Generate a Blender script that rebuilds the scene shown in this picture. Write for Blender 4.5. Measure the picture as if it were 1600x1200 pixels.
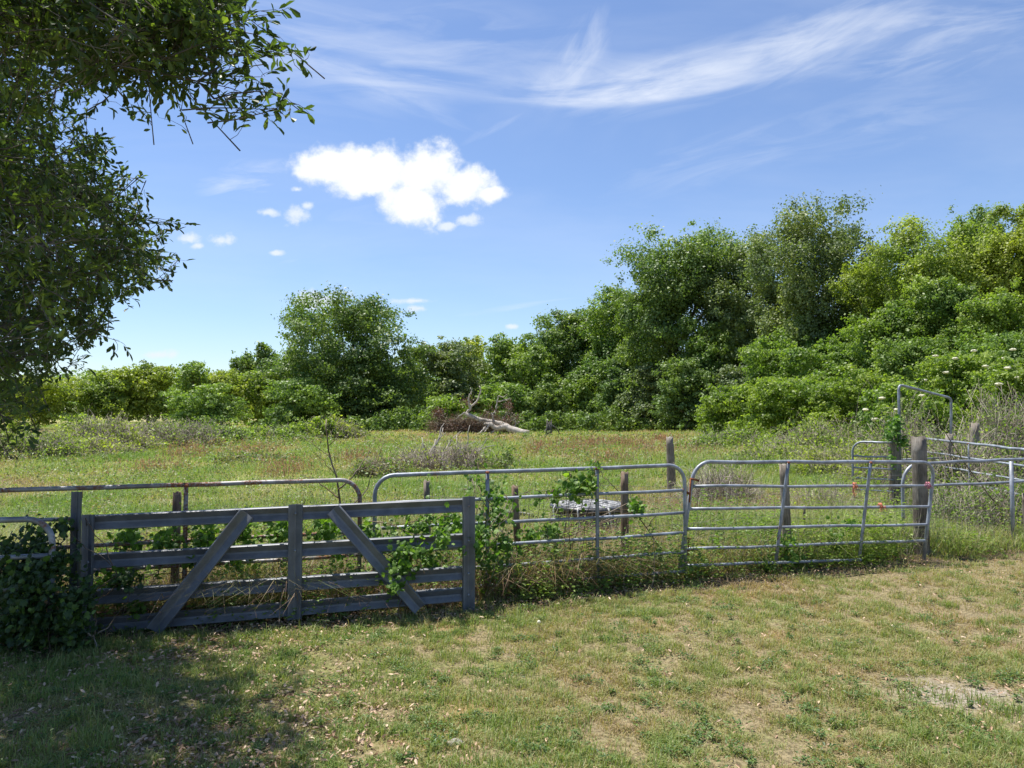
import bpy, math, random
import numpy as np
from mathutils import Vector
for o in list(bpy.data.objects): bpy.data.objects.remove(o)
S = bpy.context.scene
C = S.collection
R = math.radians
# ------------------------------------------------------------ camera
F = 1150.0; PITCH = math.atan(45 / F); CH = 1.65
cam = bpy.data.objects.new('camera', bpy.data.cameras.new('camera')); C.objects.link(cam)
cam.location = (0, 0, CH); cam.rotation_euler = (R(90) + PITCH, 0, 0)
cam.data.sensor_width = 36; cam.data.lens = F / 1600 * 36
cam.data.clip_start = 0.05; cam.data.clip_end = 5000
S.camera = cam
def ray(px, py):
    a = (px - 800) / F; b = (600 - py) / F; s, c = math.sin(PITCH), math.cos(PITCH)
    return np.array([a, c - b * s, s + b * c])
def P(px, py, Y):
    d = ray(px, py); return np.array([0, 0, CH]) + d * (Y / d[1])
# ------------------------------------------------------------ light
SUN_EL = R(70); SUN_AZ = R(-52)     # azimuth from +Y towards +X
sd = Vector((math.sin(SUN_AZ) * math.cos(SUN_EL), math.cos(SUN_AZ) * math.cos(SUN_EL), math.sin(SUN_EL)))
sun = bpy.data.objects.new('sun', bpy.data.lights.new('sun', 'SUN')); C.objects.link(sun)
sun.data.energy = 4.6; sun.data.angle = R(0.53); sun.data.color = (1, .955, .88)
sun.rotation_euler = sd.to_track_quat('Z', 'Y').to_euler()
S.view_settings.view_transform = 'Standard'; S.view_settings.look = 'None'
S.view_settings.exposure = 0.92; S.view_settings.gamma = 1
S.cycles.max_bounces = 6; S.cycles.diffuse_bounces = 3; S.cycles.glossy_bounces = 2; S.cycles.transmission_bounces = 4; S.cycles.transparent_max_bounces = 4

class NT:
    """tiny node-graph helper"""
    def __init__(s, tree): s.t = tree; s.t.nodes.clear()
    def n(s, typ, **kw):
        x = s.t.nodes.new(typ)
        for k, v in kw.items(): setattr(x, k, v)
        return x
    def put(s, sock, v):
        if v is None: return
        if isinstance(v, bpy.types.NodeSocket): s.t.links.new(v, sock)
        else: sock.default_value = v
    def m(s, op, a, b=None, c=None, clamp=False):
        x = s.n('ShaderNodeMath', operation=op, use_clamp=clamp)
        for i, v in enumerate((a, b, c)): s.put(x.inputs[i], v)
        return x.outputs[0]
    def mix(s, f, a, b, mode='MIX'):
        x = s.n('ShaderNodeMix', data_type='RGBA', blend_type=mode)
        s.put(x.inputs[0], f); s.put(x.inputs[6], col(a)); s.put(x.inputs[7], col(b)); return x.outputs[2]
    def ss(s, v, a, b, c=0., d=1.):
        x = s.n('ShaderNodeMapRange', interpolation_type='SMOOTHSTEP')
        for i, q in enumerate((v, a, b, c, d)): s.put(x.inputs[i], q)
        return x.outputs[0]
    def noise(s, vec, scale, detail=4., rough=.55, dist=0., dim='3D'):
        x = s.n('ShaderNodeTexNoise', noise_dimensions=dim)
        s.put(x.inputs['Vector'], vec); x.inputs['Scale'].default_value = scale; x.inputs['Detail'].default_value = detail
        x.inputs['Roughness'].default_value = rough; x.inputs['Distortion'].default_value = dist
        return x.outputs['Fac']
    def xyz(s, a, b, c=0.):
        x = s.n('ShaderNodeCombineXYZ')
        for i, q in enumerate((a, b, c)): s.put(x.inputs[i], q)
        return x.outputs[0]
    def sep(s, v):
        x = s.n('ShaderNodeSeparateXYZ'); s.put(x.inputs[0], v); return x.outputs
    def ramp(s, f, stops):
        x = s.n('ShaderNodeValToRGB'); r = x.color_ramp
        while len(r.elements) < len(stops): r.elements.new(0.5)
        for e, (p, c) in zip(r.elements, stops): e.position = p; e.color = col(c)
        s.put(x.inputs[0], f); return x.outputs[0]
def col(c):
    if isinstance(c, (tuple, list)) and len(c) == 3: return (c[0], c[1], c[2], 1.)
    return c

def build_world():
    w = bpy.data.worlds.new('World'); S.world = w; w.use_nodes = True
    N = NT(w.node_tree)
    sky = N.n('ShaderNodeTexSky', sky_type='NISHITA'); sky.sun_disc = False
    sky.sun_elevation = SUN_EL; sky.sun_rotation = SUN_AZ
    sky.altitude = 20; sky.air_density = 1.0; sky.dust_density = 0.35; sky.ozone_density = 2.2
    tc = N.n('ShaderNodeTexCoord').outputs['Generated']
    x, y, z = N.sep(tc)
    ys = N.m('MAXIMUM', y, .02)
    u = N.m('DIVIDE', x, ys); v = N.m('DIVIDE', z, ys)
    front = N.ss(y, .05, .3)
    uv = N.xyz(u, v, 0.)
    def UV(px, py): d = ray(px, py); return d[0] / d[1], d[2] / d[1]
    # cumulus
    n1 = N.noise(uv, 15., 8., .62)
    n2 = N.noise(N.xyz(u, v, 7.3), 34., 5., .6)
    wob = N.m('ADD', N.m('MULTIPLY', N.m('SUBTRACT', n1, .5), 1.9), N.m('MULTIPLY', N.m('SUBTRACT', n2, .5), .9))
    def blob(px, py, rx, ry):
        u0, v0 = UV(px, py)
        a = N.m('MULTIPLY', N.m('SUBTRACT', u, u0), F / rx); b = N.m('MULTIPLY', N.m('SUBTRACT', v, v0), F / ry)
        return N.m('SUBTRACT', 1., N.m('SQRT', N.m('ADD', N.m('MULTIPLY', a, a), N.m('MULTIPLY', b, b))))
    def union(bl):
        f = blob(*bl[0])
        for q in bl[1:]: f = N.m('MAXIMUM', f, blob(*q))
        return f
    big = union([(520, 258, 66, 40), (590, 268, 74, 44), (668, 272, 66, 54), (640, 315, 66, 40), (725, 292, 58, 36), (560, 285, 60, 32), (765, 303, 34, 16)])
    small = union([(700, 352, 16, 8), (310, 384, 16, 7), (480, 322, 14, 9), (727, 343, 26, 13), (465, 334, 22, 18), (418, 332, 22, 9), (347, 377, 28, 13), (296, 374, 24, 11), (505, 468, 54, 19), (655, 482, 24, 8), (650, 470, 40, 6), (245, 555, 32, 9), (430, 395, 16, 5), (800, 510, 12, 5), (465, 296, 14, 6)])
    a1 = N.ss(N.m('ADD', big, N.m('MULTIPLY', wob, .95)), -.12, .42)
    a2 = N.m('MULTIPLY', N.ss(N.m('ADD', small, N.m('MULTIPLY', wob, 1.9)), -.05, .85), .9)
    # cirrus: soft rotated ellipses filled with drawn-out noise
    def streak(px, py, rx, ry, deg, seed, amt, sx=5., sy=28., curve=0.):
        u0, v0 = UV(px, py); c, s_ = math.cos(R(deg)), math.sin(R(deg))
        du = N.m('SUBTRACT', u, u0); dv = N.m('SUBTRACT', v, v0)
        p = N.m('ADD', N.m('MULTIPLY', du, c), N.m('MULTIPLY', dv, s_))
        q = N.m('SUBTRACT', N.m('MULTIPLY', dv, c), N.m('MULTIPLY', du, s_))
        q = N.m('SUBTRACT', q, N.m('MULTIPLY', N.m('MULTIPLY', p, p), curve))
        a = N.m('MULTIPLY', p, F / rx); b = N.m('MULTIPLY', q, F / ry)
        g = N.ss(N.m('SQRT', N.m('ADD', N.m('MULTIPLY', a, a), N.m('MULTIPLY', b, b))), 1., .1)
        nz = N.noise(N.xyz(N.m('MULTIPLY', p, sx), N.m('MULTIPLY', q, sy), seed), 1., 6., .6, .7)
        return N.m('MULTIPLY', N.m('MULTIPLY', g, N.ss(nz, .33, .72)), amt)
    def sharp(px, py, rx, h, deg, seed, amt, curve):
        # wisp with a crisp lower edge, fading upwards
        u0, v0 = UV(px, py); c, s_ = math.cos(R(deg)), math.sin(R(deg))
        du = N.m('SUBTRACT', u, u0); dv = N.m('SUBTRACT', v, v0)
        p = N.m('ADD', N.m('MULTIPLY', du, c), N.m('MULTIPLY', dv, s_))
        q = N.m('SUBTRACT', N.m('MULTIPLY', dv, c), N.m('MULTIPLY', du, s_))
        q = N.m('SUBTRACT', q, N.m('MULTIPLY', N.m('MULTIPLY', p, p), curve))
        a = N.ss(N.m('ABSOLUTE', N.m('MULTIPLY', p, F / rx)), 1., .25)
        lo = N.ss(q, -.002, .012); hi = N.ss(q, h / F, .01)
        nz = N.noise(N.xyz(N.m('MULTIPLY', p, 5.), N.m('MULTIPLY', q, 22.), seed), 1., 6., .62, .6)
        return N.m('MULTIPLY', N.m('MULTIPLY', a, N.m('MULTIPLY', lo, hi)), N.m('MULTIPLY', N.ss(nz, .25, .7), amt))
    L = [sharp(985, 168, 300, 120, 5, 1.1, .66, .55),
         streak(1120, 108, 360, 66, 15, 2.2, .52), streak(1290, 55, 260, 80, 22, 3.3, .45), streak(1450, 60, 300, 110, 10, 3.9, .36),
         streak(922, 58, 85, 44, 63, 4.1, .3), streak(890, 100, 120, 60, 50, 4.7, .36), streak(590, 110, 280, 80, -6, 5.2, .36), streak(1130, 245, 280, 66, 16, 6.1, .2),
         streak(390, 280, 120, 44, 8, 7.4, .6), streak(640, 160, 160, 26, -22, 8.1, .22), streak(1380, 190, 330, 80, 12, 9.1, .18),
         streak(470, 400, 90, 13, 24, 10.2, .3), streak(820, 478, 150, 9, 8, 11.2, .3), streak(770, 200, 80, 12, 28, 12.4, .28),
         streak(620, 340, 420, 60, 4, 13.3, .14), streak(400, 60, 420, 180, -10, 14.9, .24), streak(700, 60, 300, 100, 4, 15.9, .2)]
    ci = L[0]
    for q in L[1:]: ci = N.m('SUBTRACT', N.m('ADD', ci, q), N.m('MULTIPLY', ci, q))
    veil = N.m('ADD', N.m('MULTIPLY', N.ss(N.noise(N.xyz(N.m('MULTIPLY', u, 1.2), N.m('MULTIPLY', v, 4.), 3.), 1.6, 5., .6, .4), .35, .75), .1), .02)
    ci = N.m('MAXIMUM', ci, veil)
    cu = N.m('MAXIMUM', a1, a2)
    sk = N.mix(1., sky.outputs[0], (.92, .985, 1.13), 'MULTIPLY')
    c1 = N.mix(N.m('MULTIPLY', ci, front), sk, (6.7, 7.0, 7.5))
    shade = N.ss(N.m('ADD', big, N.m('MULTIPLY', wob, 1.3)), -.1, .75)
    cc = N.mix(shade, (5.9, 6.4, 7.2), (7.35, 7.45, 7.6))
    c2 = N.mix(N.m('MULTIPLY', cu, front), c1, cc)
    bg = N.n('ShaderNodeBackground'); N.put(bg.inputs[0], c2); bg.inputs[1].default_value = 0.078
    out = N.n('ShaderNodeOutputWorld'); N.t.links.new(bg.outputs[0], out.inputs[0])
build_world()

# ------------------------------------------------------------ mesh helpers
rng = np.random.default_rng(7)
class MB:
    def __init__(s): s.V = []; s.Q = []; s.T = []; s.A = []; s.n = 0
    def add(s, V, Q=None, T=None, a=0.5):
        V = np.asarray(V, dtype=np.float32).reshape(-1, 3)
        s.V.append(V)
        if Q is not None and len(Q): s.Q.append(np.asarray(Q, dtype=np.int32).reshape(-1, 4) + s.n)
        if T is not None and len(T): s.T.append(np.asarray(T, dtype=np.int32).reshape(-1, 3) + s.n)
        s.A.append(np.broadcast_to(np.asarray(a, dtype=np.float32), (len(V),)) if np.ndim(a) == 0 else np.asarray(a, dtype=np.float32))
        s.n += len(V)
    def build(s, name, mat, parent=None, smooth=True, origin=None):
        V = np.concatenate(s.V); A = np.concatenate(s.A)
        Q = np.concatenate(s.Q) if s.Q else np.zeros((0, 4), np.int32)
        T = np.concatenate(s.T) if s.T else np.zeros((0, 3), np.int32)
        if origin is not None: V = V - np.asarray(origin, dtype=np.float32)
        me = bpy.data.meshes.new(name)
        me.vertices.add(len(V)); me.vertices.foreach_set('co', V.ravel())
        nl = Q.size + T.size; me.loops.add(nl)
        me.loops.foreach_set('vertex_index', np.concatenate([Q.ravel(), T.ravel()]).astype(np.int32))
        np_ = len(Q) + len(T); me.polygons.add(np_)
        tot = np.concatenate([np.full(len(Q), 4), np.full(len(T), 3)]).astype(np.int32)
        st = np.concatenate([[0], np.cumsum(tot)[:-1]]).astype(np.int32)
        me.polygons.foreach_set('loop_start', st); me.polygons.foreach_set('loop_total', tot)
        me.polygons.foreach_set('use_smooth', np.full(np_, smooth))
        at = me.attributes.new('rnd', 'FLOAT', 'POINT'); at.data.foreach_set('value', A)
        me.update(calc_edges=True); me.materials.append(mat)
        o = bpy.data.objects.new(name, me); C.objects.link(o)
        if origin is not None and parent is None: o.location = [float(q) for q in origin]
        if parent is not None: o.parent = parent
        return o
def tag(o, label, cat, group=None, kind=None):
    if label: o['label'] = label
    if cat: o['category'] = cat
    if group: o['group'] = group
    if kind: o['kind'] = kind
    return o
def empty(name, loc, label, cat, group=None):
    o = bpy.data.objects.new(name, None); C.objects.link(o); o.location = [float(q) for q in loc]
    o.empty_display_size = .2
    return tag(o, label, cat, group)
def unit(v): return v / (np.linalg.norm(v, axis=-1, keepdims=True) + 1e-9)
def tube(mb, pts, rad, k=8, a=.5, cap=True):
    pts = np.asarray(pts, float); n = len(pts)
    rad = np.broadcast_to(np.asarray(rad, float), (n,))
    t = np.gradient(pts, axis=0); t = unit(t)
    ref = np.array([0, 0, 1.]) if abs(t[0][2]) < .9 else np.array([1., 0, 0])
    u = unit(np.cross(t[0], ref)); rings = []
    ang = np.arange(k) * 2 * math.pi / k
    for i in range(n):
        u = unit(u - t[i] * np.dot(u, t[i])); w = np.cross(t[i], u)
        rings.append(pts[i] + rad[i] * (np.cos(ang)[:, None] * u + np.sin(ang)[:, None] * w))
    V = np.concatenate(rings); Q = []
    i0 = np.arange(n - 1)[:, None] * k; j = np.arange(k)[None, :]; j2 = (j + 1) % k
    Q = np.stack([i0 + j, i0 + j2, i0 + k + j2, i0 + k + j], -1).reshape(-1, 4)
    T = []
    if cap:
        V = np.concatenate([V, pts[:1], pts[-1:]]); e = n * k
        for q in range(k):
            T.append((e, (q + 1) % k, q)); T.append((e + 1, (n - 1) * k + q, (n - 1) * k + (q + 1) % k))
    mb.add(V, Q, T, a)
def arcs(mb, p0, p1, sag, rad, k=3, seg=4, a=None, jit=0.):
    """many thin curved twigs at once: p0,p1 (n,3), sag (n,3) mid offset"""
    n = len(p0); t = np.linspace(0, 1, seg + 1)
    pts = p0[:, None] * (1 - t)[None, :, None] + p1[:, None] * t[None, :, None] + sag[:, None] * (4 * t * (1 - t))[None, :, None]
    if jit: pts[:, 1:] += rng.normal(0, jit, (n, seg, 3))
    d = unit(p1 - p0); ref = unit(rng.normal(size=(n, 3))); u = unit(np.cross(d, ref)); w = np.cross(d, u)
    ang = np.arange(k) * 2 * math.pi / k
    rr = np.asarray(rad).reshape(-1, 1) * np.linspace(1, .35, seg + 1)[None]
    ring = np.cos(ang)[None, :, None] * u[:, None] + np.sin(ang)[None, :, None] * w[:, None]
    V = pts[:, :, None] + ring[:, None] * rr[:, :, None, None]
    base = (np.arange(n) * (seg + 1) * k)[:, None, None]; i = (np.arange(seg) * k)[None, :, None]; j = np.arange(k)[None, None]; j2 = (j + 1) % k
    Q = np.stack([base + i + j, base + i + j2, base + i + k + j2, base + i + k + j], -1).reshape(-1, 4)
    if a is None: a = rng.random(n)
    mb.add(V.reshape(-1, 3), Q, None, np.repeat(a, (seg + 1) * k))
    return pts
def box(mb, c, sx, sy, sz, a=.5):
    v = np.array([[x, y, z] for x in (-.5, .5) for y in (-.5, .5) for z in (-.5, .5)]) * [sx, sy, sz] + c
    mb.add(v, [[0, 1, 3, 2], [4, 6, 7, 5], [0, 4, 5, 1], [2, 3, 7, 6], [0, 2, 6, 4], [1, 5, 7, 3]], None, a)
def cards(mb, c, axis, nrm, L, W, a):
    """rhombic leaf clusters"""
    n = len(c); axis = unit(axis); side = unit(np.cross(axis, nrm)); L = np.reshape(L, (-1, 1)); W = np.reshape(W, (-1, 1))
    b = c - axis * L * .5; t = c + axis * L * .5; k = rng.uniform(-.15, .2, (n, 1))
    l = c + side * W * .5 + axis * L * k; r = c - side * W * .5 + axis * L * k
    V = np.stack([b, r, t, l], 1).reshape(-1, 3); Q = np.arange(n * 4).reshape(-1, 4)
    mb.add(V, Q, None, np.repeat(a, 4))
def leaves(mb, base, axis, nrm, L, W, a, droop=.15, fold=.18, obo=.0):
    """near leaves: two quads folded on the midrib, tip drooping"""
    n = len(base); axis = unit(axis); side = unit(np.cross(axis, nrm)); up = np.cross(side, axis)
    L = np.reshape(L, (-1, 1)); W = np.reshape(W, (-1, 1)); dr = droop * L
    tip = base + axis * L - up * dr
    m1 = base + axis * L * (.33 + obo); m2 = base + axis * L * (.72 + obo * .5) - up * dr * .45
    w1 = .42 - obo * .6; w2 = .44 + obo * .3
    l1 = m1 + side * W * w1 + up * W * fold; r1 = m1 - side * W * w1 + up * W * fold
    l2 = m2 + side * W * w2 + up * W * fold; r2 = m2 - side * W * w2 + up * W * fold
    V = np.stack([base, r1, r2, tip, l2, l1], 1).reshape(-1, 3); i = (np.arange(n) * 6)[:, None]
    Q = np.concatenate([i + [0, 1, 2, 3], i + [0, 3, 4, 5]], 0)
    mb.add(V, Q, None, np.repeat(a, 6))
def blades(mb, base, h, w, lean, az, a, bend=.5):
    n = len(base); d = np.stack([np.cos(az), np.sin(az), np.zeros(n)], 1)
    s = np.stack([-np.sin(az + rng.uniform(-1, 1, n)), np.cos(az), np.zeros(n)], 1); s = unit(s)
    h = h.reshape(-1, 1); w = w.reshape(-1, 1); lean = np.reshape(lean, (-1, 1)); z = np.array([0, 0, 1.])
    mid = base + z * h * .55 + d * h * lean * .35; tip = base + z * h * (1 - .35 * lean) + d * h * lean
    V = np.stack([base - s * w * .5, base + s * w * .5, mid + s * w * .42, mid - s * w * .42, tip], 1).reshape(-1, 3)
    i = (np.arange(n) * 5)[:, None]
    mb.add(V, i + [0, 1, 2, 3], i + [3, 2, 4], np.repeat(a, 5))
_tab = np.random.default_rng(3).random((256, 256))
def vn(x, y, s, o=0):
    x = np.asarray(x) / s + o * 17.3; y = np.asarray(y) / s + o * 31.7
    xi = np.floor(x).astype(int); yi = np.floor(y).astype(int); fx = x - xi; fy = y - yi
    fx = fx * fx * (3 - 2 * fx); fy = fy * fy * (3 - 2 * fy)
    g = lambda a, b: _tab[a % 256, b % 256]
    return (g(xi, yi) * (1 - fx) + g(xi + 1, yi) * fx) * (1 - fy) + (g(xi, yi + 1) * (1 - fx) + g(xi + 1, yi + 1) * fx) * fy
def fb(x, y, s, o=0): return (vn(x, y, s, o) + .5 * vn(x, y, s / 2.1, o + 1) + .25 * vn(x, y, s / 4.3, o + 2)) / 1.75
FX = np.array([-12, -4, -.4, 1.7, 4.7, 9, 20, 60]); FY = np.array([3.9, 5.45, 6.25, 7.25, 8.3, 9.7, 13, 26])
def yf(x): return np.interp(x, FX, FY)
def gz(x, y):
    x = np.asarray(x, float); y = np.asarray(y, float)
    near = np.clip((14 - np.abs(y)) / 6, 0, 1)
    return (fb(x, y, 1.7, 5) - .5) * .07 * near + (fb(x, y, .45, 6) - .5) * .03 * near + (fb(x, y, 14, 7) - .5) * .25 * np.clip((y - 12) / 10, 0, 1)

# ------------------------------------------------------------ materials
def pmat(name, fn):
    m = bpy.data.materials.new(name); m.use_nodes = True; N = NT(m.node_tree)
    out = N.n('ShaderNodeOutputMaterial'); sh = fn(N); N.t.links.new(sh, out.inputs[0]); return m
def princ(N, c, rough=.6, spec=.3, metal=0., bump=None, bs=.3, bd=.01):
    p = N.n('ShaderNodeBsdfPrincipled'); N.put(p.inputs['Base Color'], col(c)); N.put(p.inputs['Roughness'], rough)
    N.put(p.inputs['Specular IOR Level'], spec); N.put(p.inputs['Metallic'], metal)
    if bump is not None:
        b = N.n('ShaderNodeBump'); N.put(b.inputs['Height'], bump); b.inputs['Strength'].default_value = bs; b.inputs['Distance'].default_value = bd
        N.t.links.new(b.outputs[0], p.inputs['Normal'])
    return p.outputs[0]
def obj_co(N): return N.n('ShaderNodeTexCoord').outputs['Object']
def foliage(name, stops, trans=.32, tcol=(1.5, 1.7, .6), rough=.5, spec=.35, ns=.0, hue=.12):
    def fn(N):
        a = N.n('ShaderNodeAttribute', attribute_name='rnd').outputs['Fac']
        c = N.ramp(a, stops)
        oi = N.n('ShaderNodeObjectInfo').outputs['Random']
        c = N.mix(N.m('MULTIPLY', oi, hue * 4), c, N.mix(1., c, (1.22, 1.06, .72), 'MULTIPLY'))
        if ns:
            nz = N.noise(N.n('ShaderNodeNewGeometry').outputs['Position'], ns, 3.)
            c = N.mix(N.ss(nz, .35, .65), N.mix(1., c, (.72, .8, .8), 'MULTIPLY'), N.mix(1., c, (1.22, 1.16, .95), 'MULTIPLY'))
        p = princ(N, c, rough, spec)
        t = N.n('ShaderNodeBsdfTranslucent'); N.put(t.inputs[0], N.mix(1., c, tcol, 'MULTIPLY'))
        mx = N.n('ShaderNodeMixShader'); mx.inputs[0].default_value = trans
        N.t.links.new(p, mx.inputs[1]); N.t.links.new(t.outputs[0], mx.inputs[2]); return mx.outputs[0]
    return pmat(name, fn)
M = {}
M['oak'] = foliage('oak_leaves', [(0, (0.072, 0.117, 0.039)), (.5, (0.130, 0.202, 0.065)), (1, (0.221, 0.306, 0.104))], 0.32, ns=.3)
M['live'] = foliage('live_oak_leaves', [(0, (0.078, 0.111, 0.054)), (.5, (0.144, 0.196, 0.092)), (1, (0.248, 0.307, 0.150))], 0.3, ns=.3)
M['light'] = foliage('yellow_green_leaves', [(0, (0.126, 0.168, 0.037)), (.5, (0.231, 0.289, 0.068)), (1, (0.336, 0.389, 0.116))], .42, ns=.3)
M['mid'] = foliage('mid_green_leaves', [(0, (0.098, 0.152, 0.039)), (.5, (0.176, 0.261, 0.067)), (1, (0.279, 0.376, 0.110))], 0.34, ns=.3)
M['bright'] = foliage('bright_vine_leaves', [(0, (.085, .135, .03)), (.5, (.165, .245, .05)), (1, (.29, .37, .1))], .42, ns=.5)
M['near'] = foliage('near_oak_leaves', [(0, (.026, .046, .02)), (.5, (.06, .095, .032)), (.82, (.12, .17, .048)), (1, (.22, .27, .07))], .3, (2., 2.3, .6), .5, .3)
M['vine'] = foliage('grape_vine_leaves', [(0, (.05, .11, .018)), (.6, (.1, .2, .032)), (1, (.2, .32, .06))], .42, (1.5, 1.7, .5))
M['heap'] = foliage('shaded_vine_leaves', [(0, (.02, .045, .014)), (.7, (.04, .08, .02)), (.93, (.07, .13, .03)), (1, (.16, .26, .06))], .3, (1.5, 1.8, .6), .45)  # vine leaves darkened so the heap carries the oak's shade in its colour
M['lawn'] = foliage('lawn_blades', [(0, (.38, .28, .17)), (.22, (.36, .30, .15)), (.42, (.32, .31, .13)), (.72, (.22, .28, .085)), (1, (.13, .22, .05))], .34, (1.4, 1.5, .6), hue=0)
M['field'] = foliage('field_blades', [(0, (.25, .16, .11)), (.22, (.34, .26, .16)), (.45, (.34, .32, .15)), (.7, (.235, .29, .085)), (1, (.15, .23, .05))], .36, (1.35, 1.5, .55), hue=0)
M['pasture'] = foliage('pasture_weed_leaves', [(0, (.2, .14, .1)), (.25, (.26, .22, .12)), (.5, (.16, .2, .07)), (1, (.17, .27, .07))], .35, hue=0)
M['sorrel'] = foliage('sorrel_seed', [(0, (.34, .2, .12)), (1, (.46, .33, .2))], .3, (1.4, 1.1, .8), hue=0)
M['litter'] = foliage('dead_leaves', [(0, (.17, .1, .06)), (.5, (.4, .27, .17)), (1, (.62, .47, .33))], .1, (1.2, 1, .8), hue=0)
M['weed'] = foliage('weed_leaves', [(0, (.05, .1, .035)), (1, (.16, .24, .06))], .3, hue=0)
M['deadleaf'] = foliage('dead_brown_foliage', [(0, (.085, .055, .04)), (1, (.21, .13, .09))], .2, (1.3, 1, .8), hue=0)
M['flower'] = foliage('cream_flower', [(0, (.6, .58, .42)), (1, (.8, .78, .62))], .3, (1.1, 1.1, 1), hue=0)
def woodfn(c0, c1, sc=9., rough=.85, st=8.):
    def fn(N):
        x, y, z = N.sep(obj_co(N))
        v = N.xyz(N.m('MULTIPLY', x, st), N.m('MULTIPLY', y, st), z)
        n = N.noise(v, sc, 6., .65); a = N.n('ShaderNodeAttribute', attribute_name='rnd').outputs['Fac']
        n2 = N.noise(obj_co(N), 3., 4.)
        c = N.mix(N.ss(n, .3, .7), c0, c1); c = N.mix(N.m('MULTIPLY', N.ss(n2, .4, .75), .5), c, (.42, .41, .38))
        c = N.mix(1., c, N.ramp(a, [(0, (.75, .75, .75)), (1, (1.25, 1.22, 1.2))]), 'MULTIPLY')
        return princ(N, c, rough, .2, 0., n, .9, .01)
    return fn
M['post'] = pmat('weathered_post', woodfn((.1, .08, .06), (.27, .23, .18)))
M['darkpost'] = pmat('dark_weathered_post', woodfn((.06, .05, .04), (.17, .145, .115)))
M['postbrown'] = pmat('brown_post', woodfn((.09, .06, .04), (.22, .15, .1)))
M['bark'] = pmat('bark', woodfn((.04, .035, .028), (.11, .095, .08), 2., .9, 3.))
M['pale'] = pmat('bleached_wood', woodfn((.28, .25, .21), (.52, .47, .41), 3., .85, 2.))
M['twig'] = pmat('dry_twigs', woodfn((.22, .185, .14), (.42, .37, .29), 3., .9, 1.))
M['stem'] = pmat('vine_stems', woodfn((.09, .06, .035), (.2, .14, .08), 3., .8, 1.))
def galv(base, dark, metal, rust, rough=.42):
    def fn(N):
        co = obj_co(N); n = N.noise(co, 7., 6., .6); n2 = N.noise(co, 55., 3., .6); n3 = N.noise(co, 2.3, 5., .7)
        c = N.mix(N.ss(n, .35, .68), dark, base)
        c = N.mix(N.m('MULTIPLY', N.ss(n2, .5, .75), .35), c, (.14, .14, .14))
        rm = N.m('MULTIPLY', N.ss(n3, rust, rust + .08), N.ss(n2, .3, .6))
        c = N.mix(rm, c, (.2, .075, .03))
        r = N.m('ADD', N.m('MULTIPLY', n, .25), rough - .1)
        r = N.m('ADD', r, N.m('MULTIPLY', rm, .3)); mt = N.m('MULTIPLY', N.m('SUBTRACT', 1., rm), metal)
        return princ(N, c, r, .4, mt, n2, .15, .002)
    return fn
M['galv'] = pmat('galvanised_tube', galv((.37, .4, .45), (.2, .215, .24), .4, .61, .5))
M['rustytube'] = pmat('rusty_tube', galv((.36, .36, .37), (.22, .2, .19), .35, .44, .5))
M['beam'] = pmat('weathered_guard_beam', galv((.19, .2, .222), (.13, .137, .15), .3, .7, .5))
def rustfn(N):
    n = N.noise(obj_co(N), 30., 5.); return princ(N, N.mix(N.ss(n, .3, .7), (.1, .035, .02), (.3, .11, .05)), .9, .2, 0, n, .5, .004)
M['rust'] = pmat('rust', rustfn)
M['wire'] = pmat('fence_wire', lambda N: princ(N, (.16, .15, .14), .6, .4, .4))
M['black'] = pmat('black_plastic', lambda N: princ(N, N.mix(N.ss(N.noise(obj_co(N), 6., 5.), .45, .75), (.018, .018, .02), (.12, .115, .11)), .38, .5))
M['web'] = pmat('pale_webbing', lambda N: princ(N, N.mix(N.ss(N.noise(obj_co(N), 14., 4.), .3, .7), (.3, .3, .29), (.62, .62, .6)), .6, .4))
M['twine'] = pmat('orange_twine', lambda N: princ(N, (.6, .22, .13), .8, .2))
M['pink'] = pmat('pink_twine', lambda N: princ(N, (.55, .2, .26), .8, .2))
M['stone'] = pmat('stone', lambda N: princ(N, N.mix(N.noise(obj_co(N), 40., 5.), (.16, .15, .14), (.33, .3, .28)), .9, .2, 0, N.noise(obj_co(N), 60., 4.), .5, .004))
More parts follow.
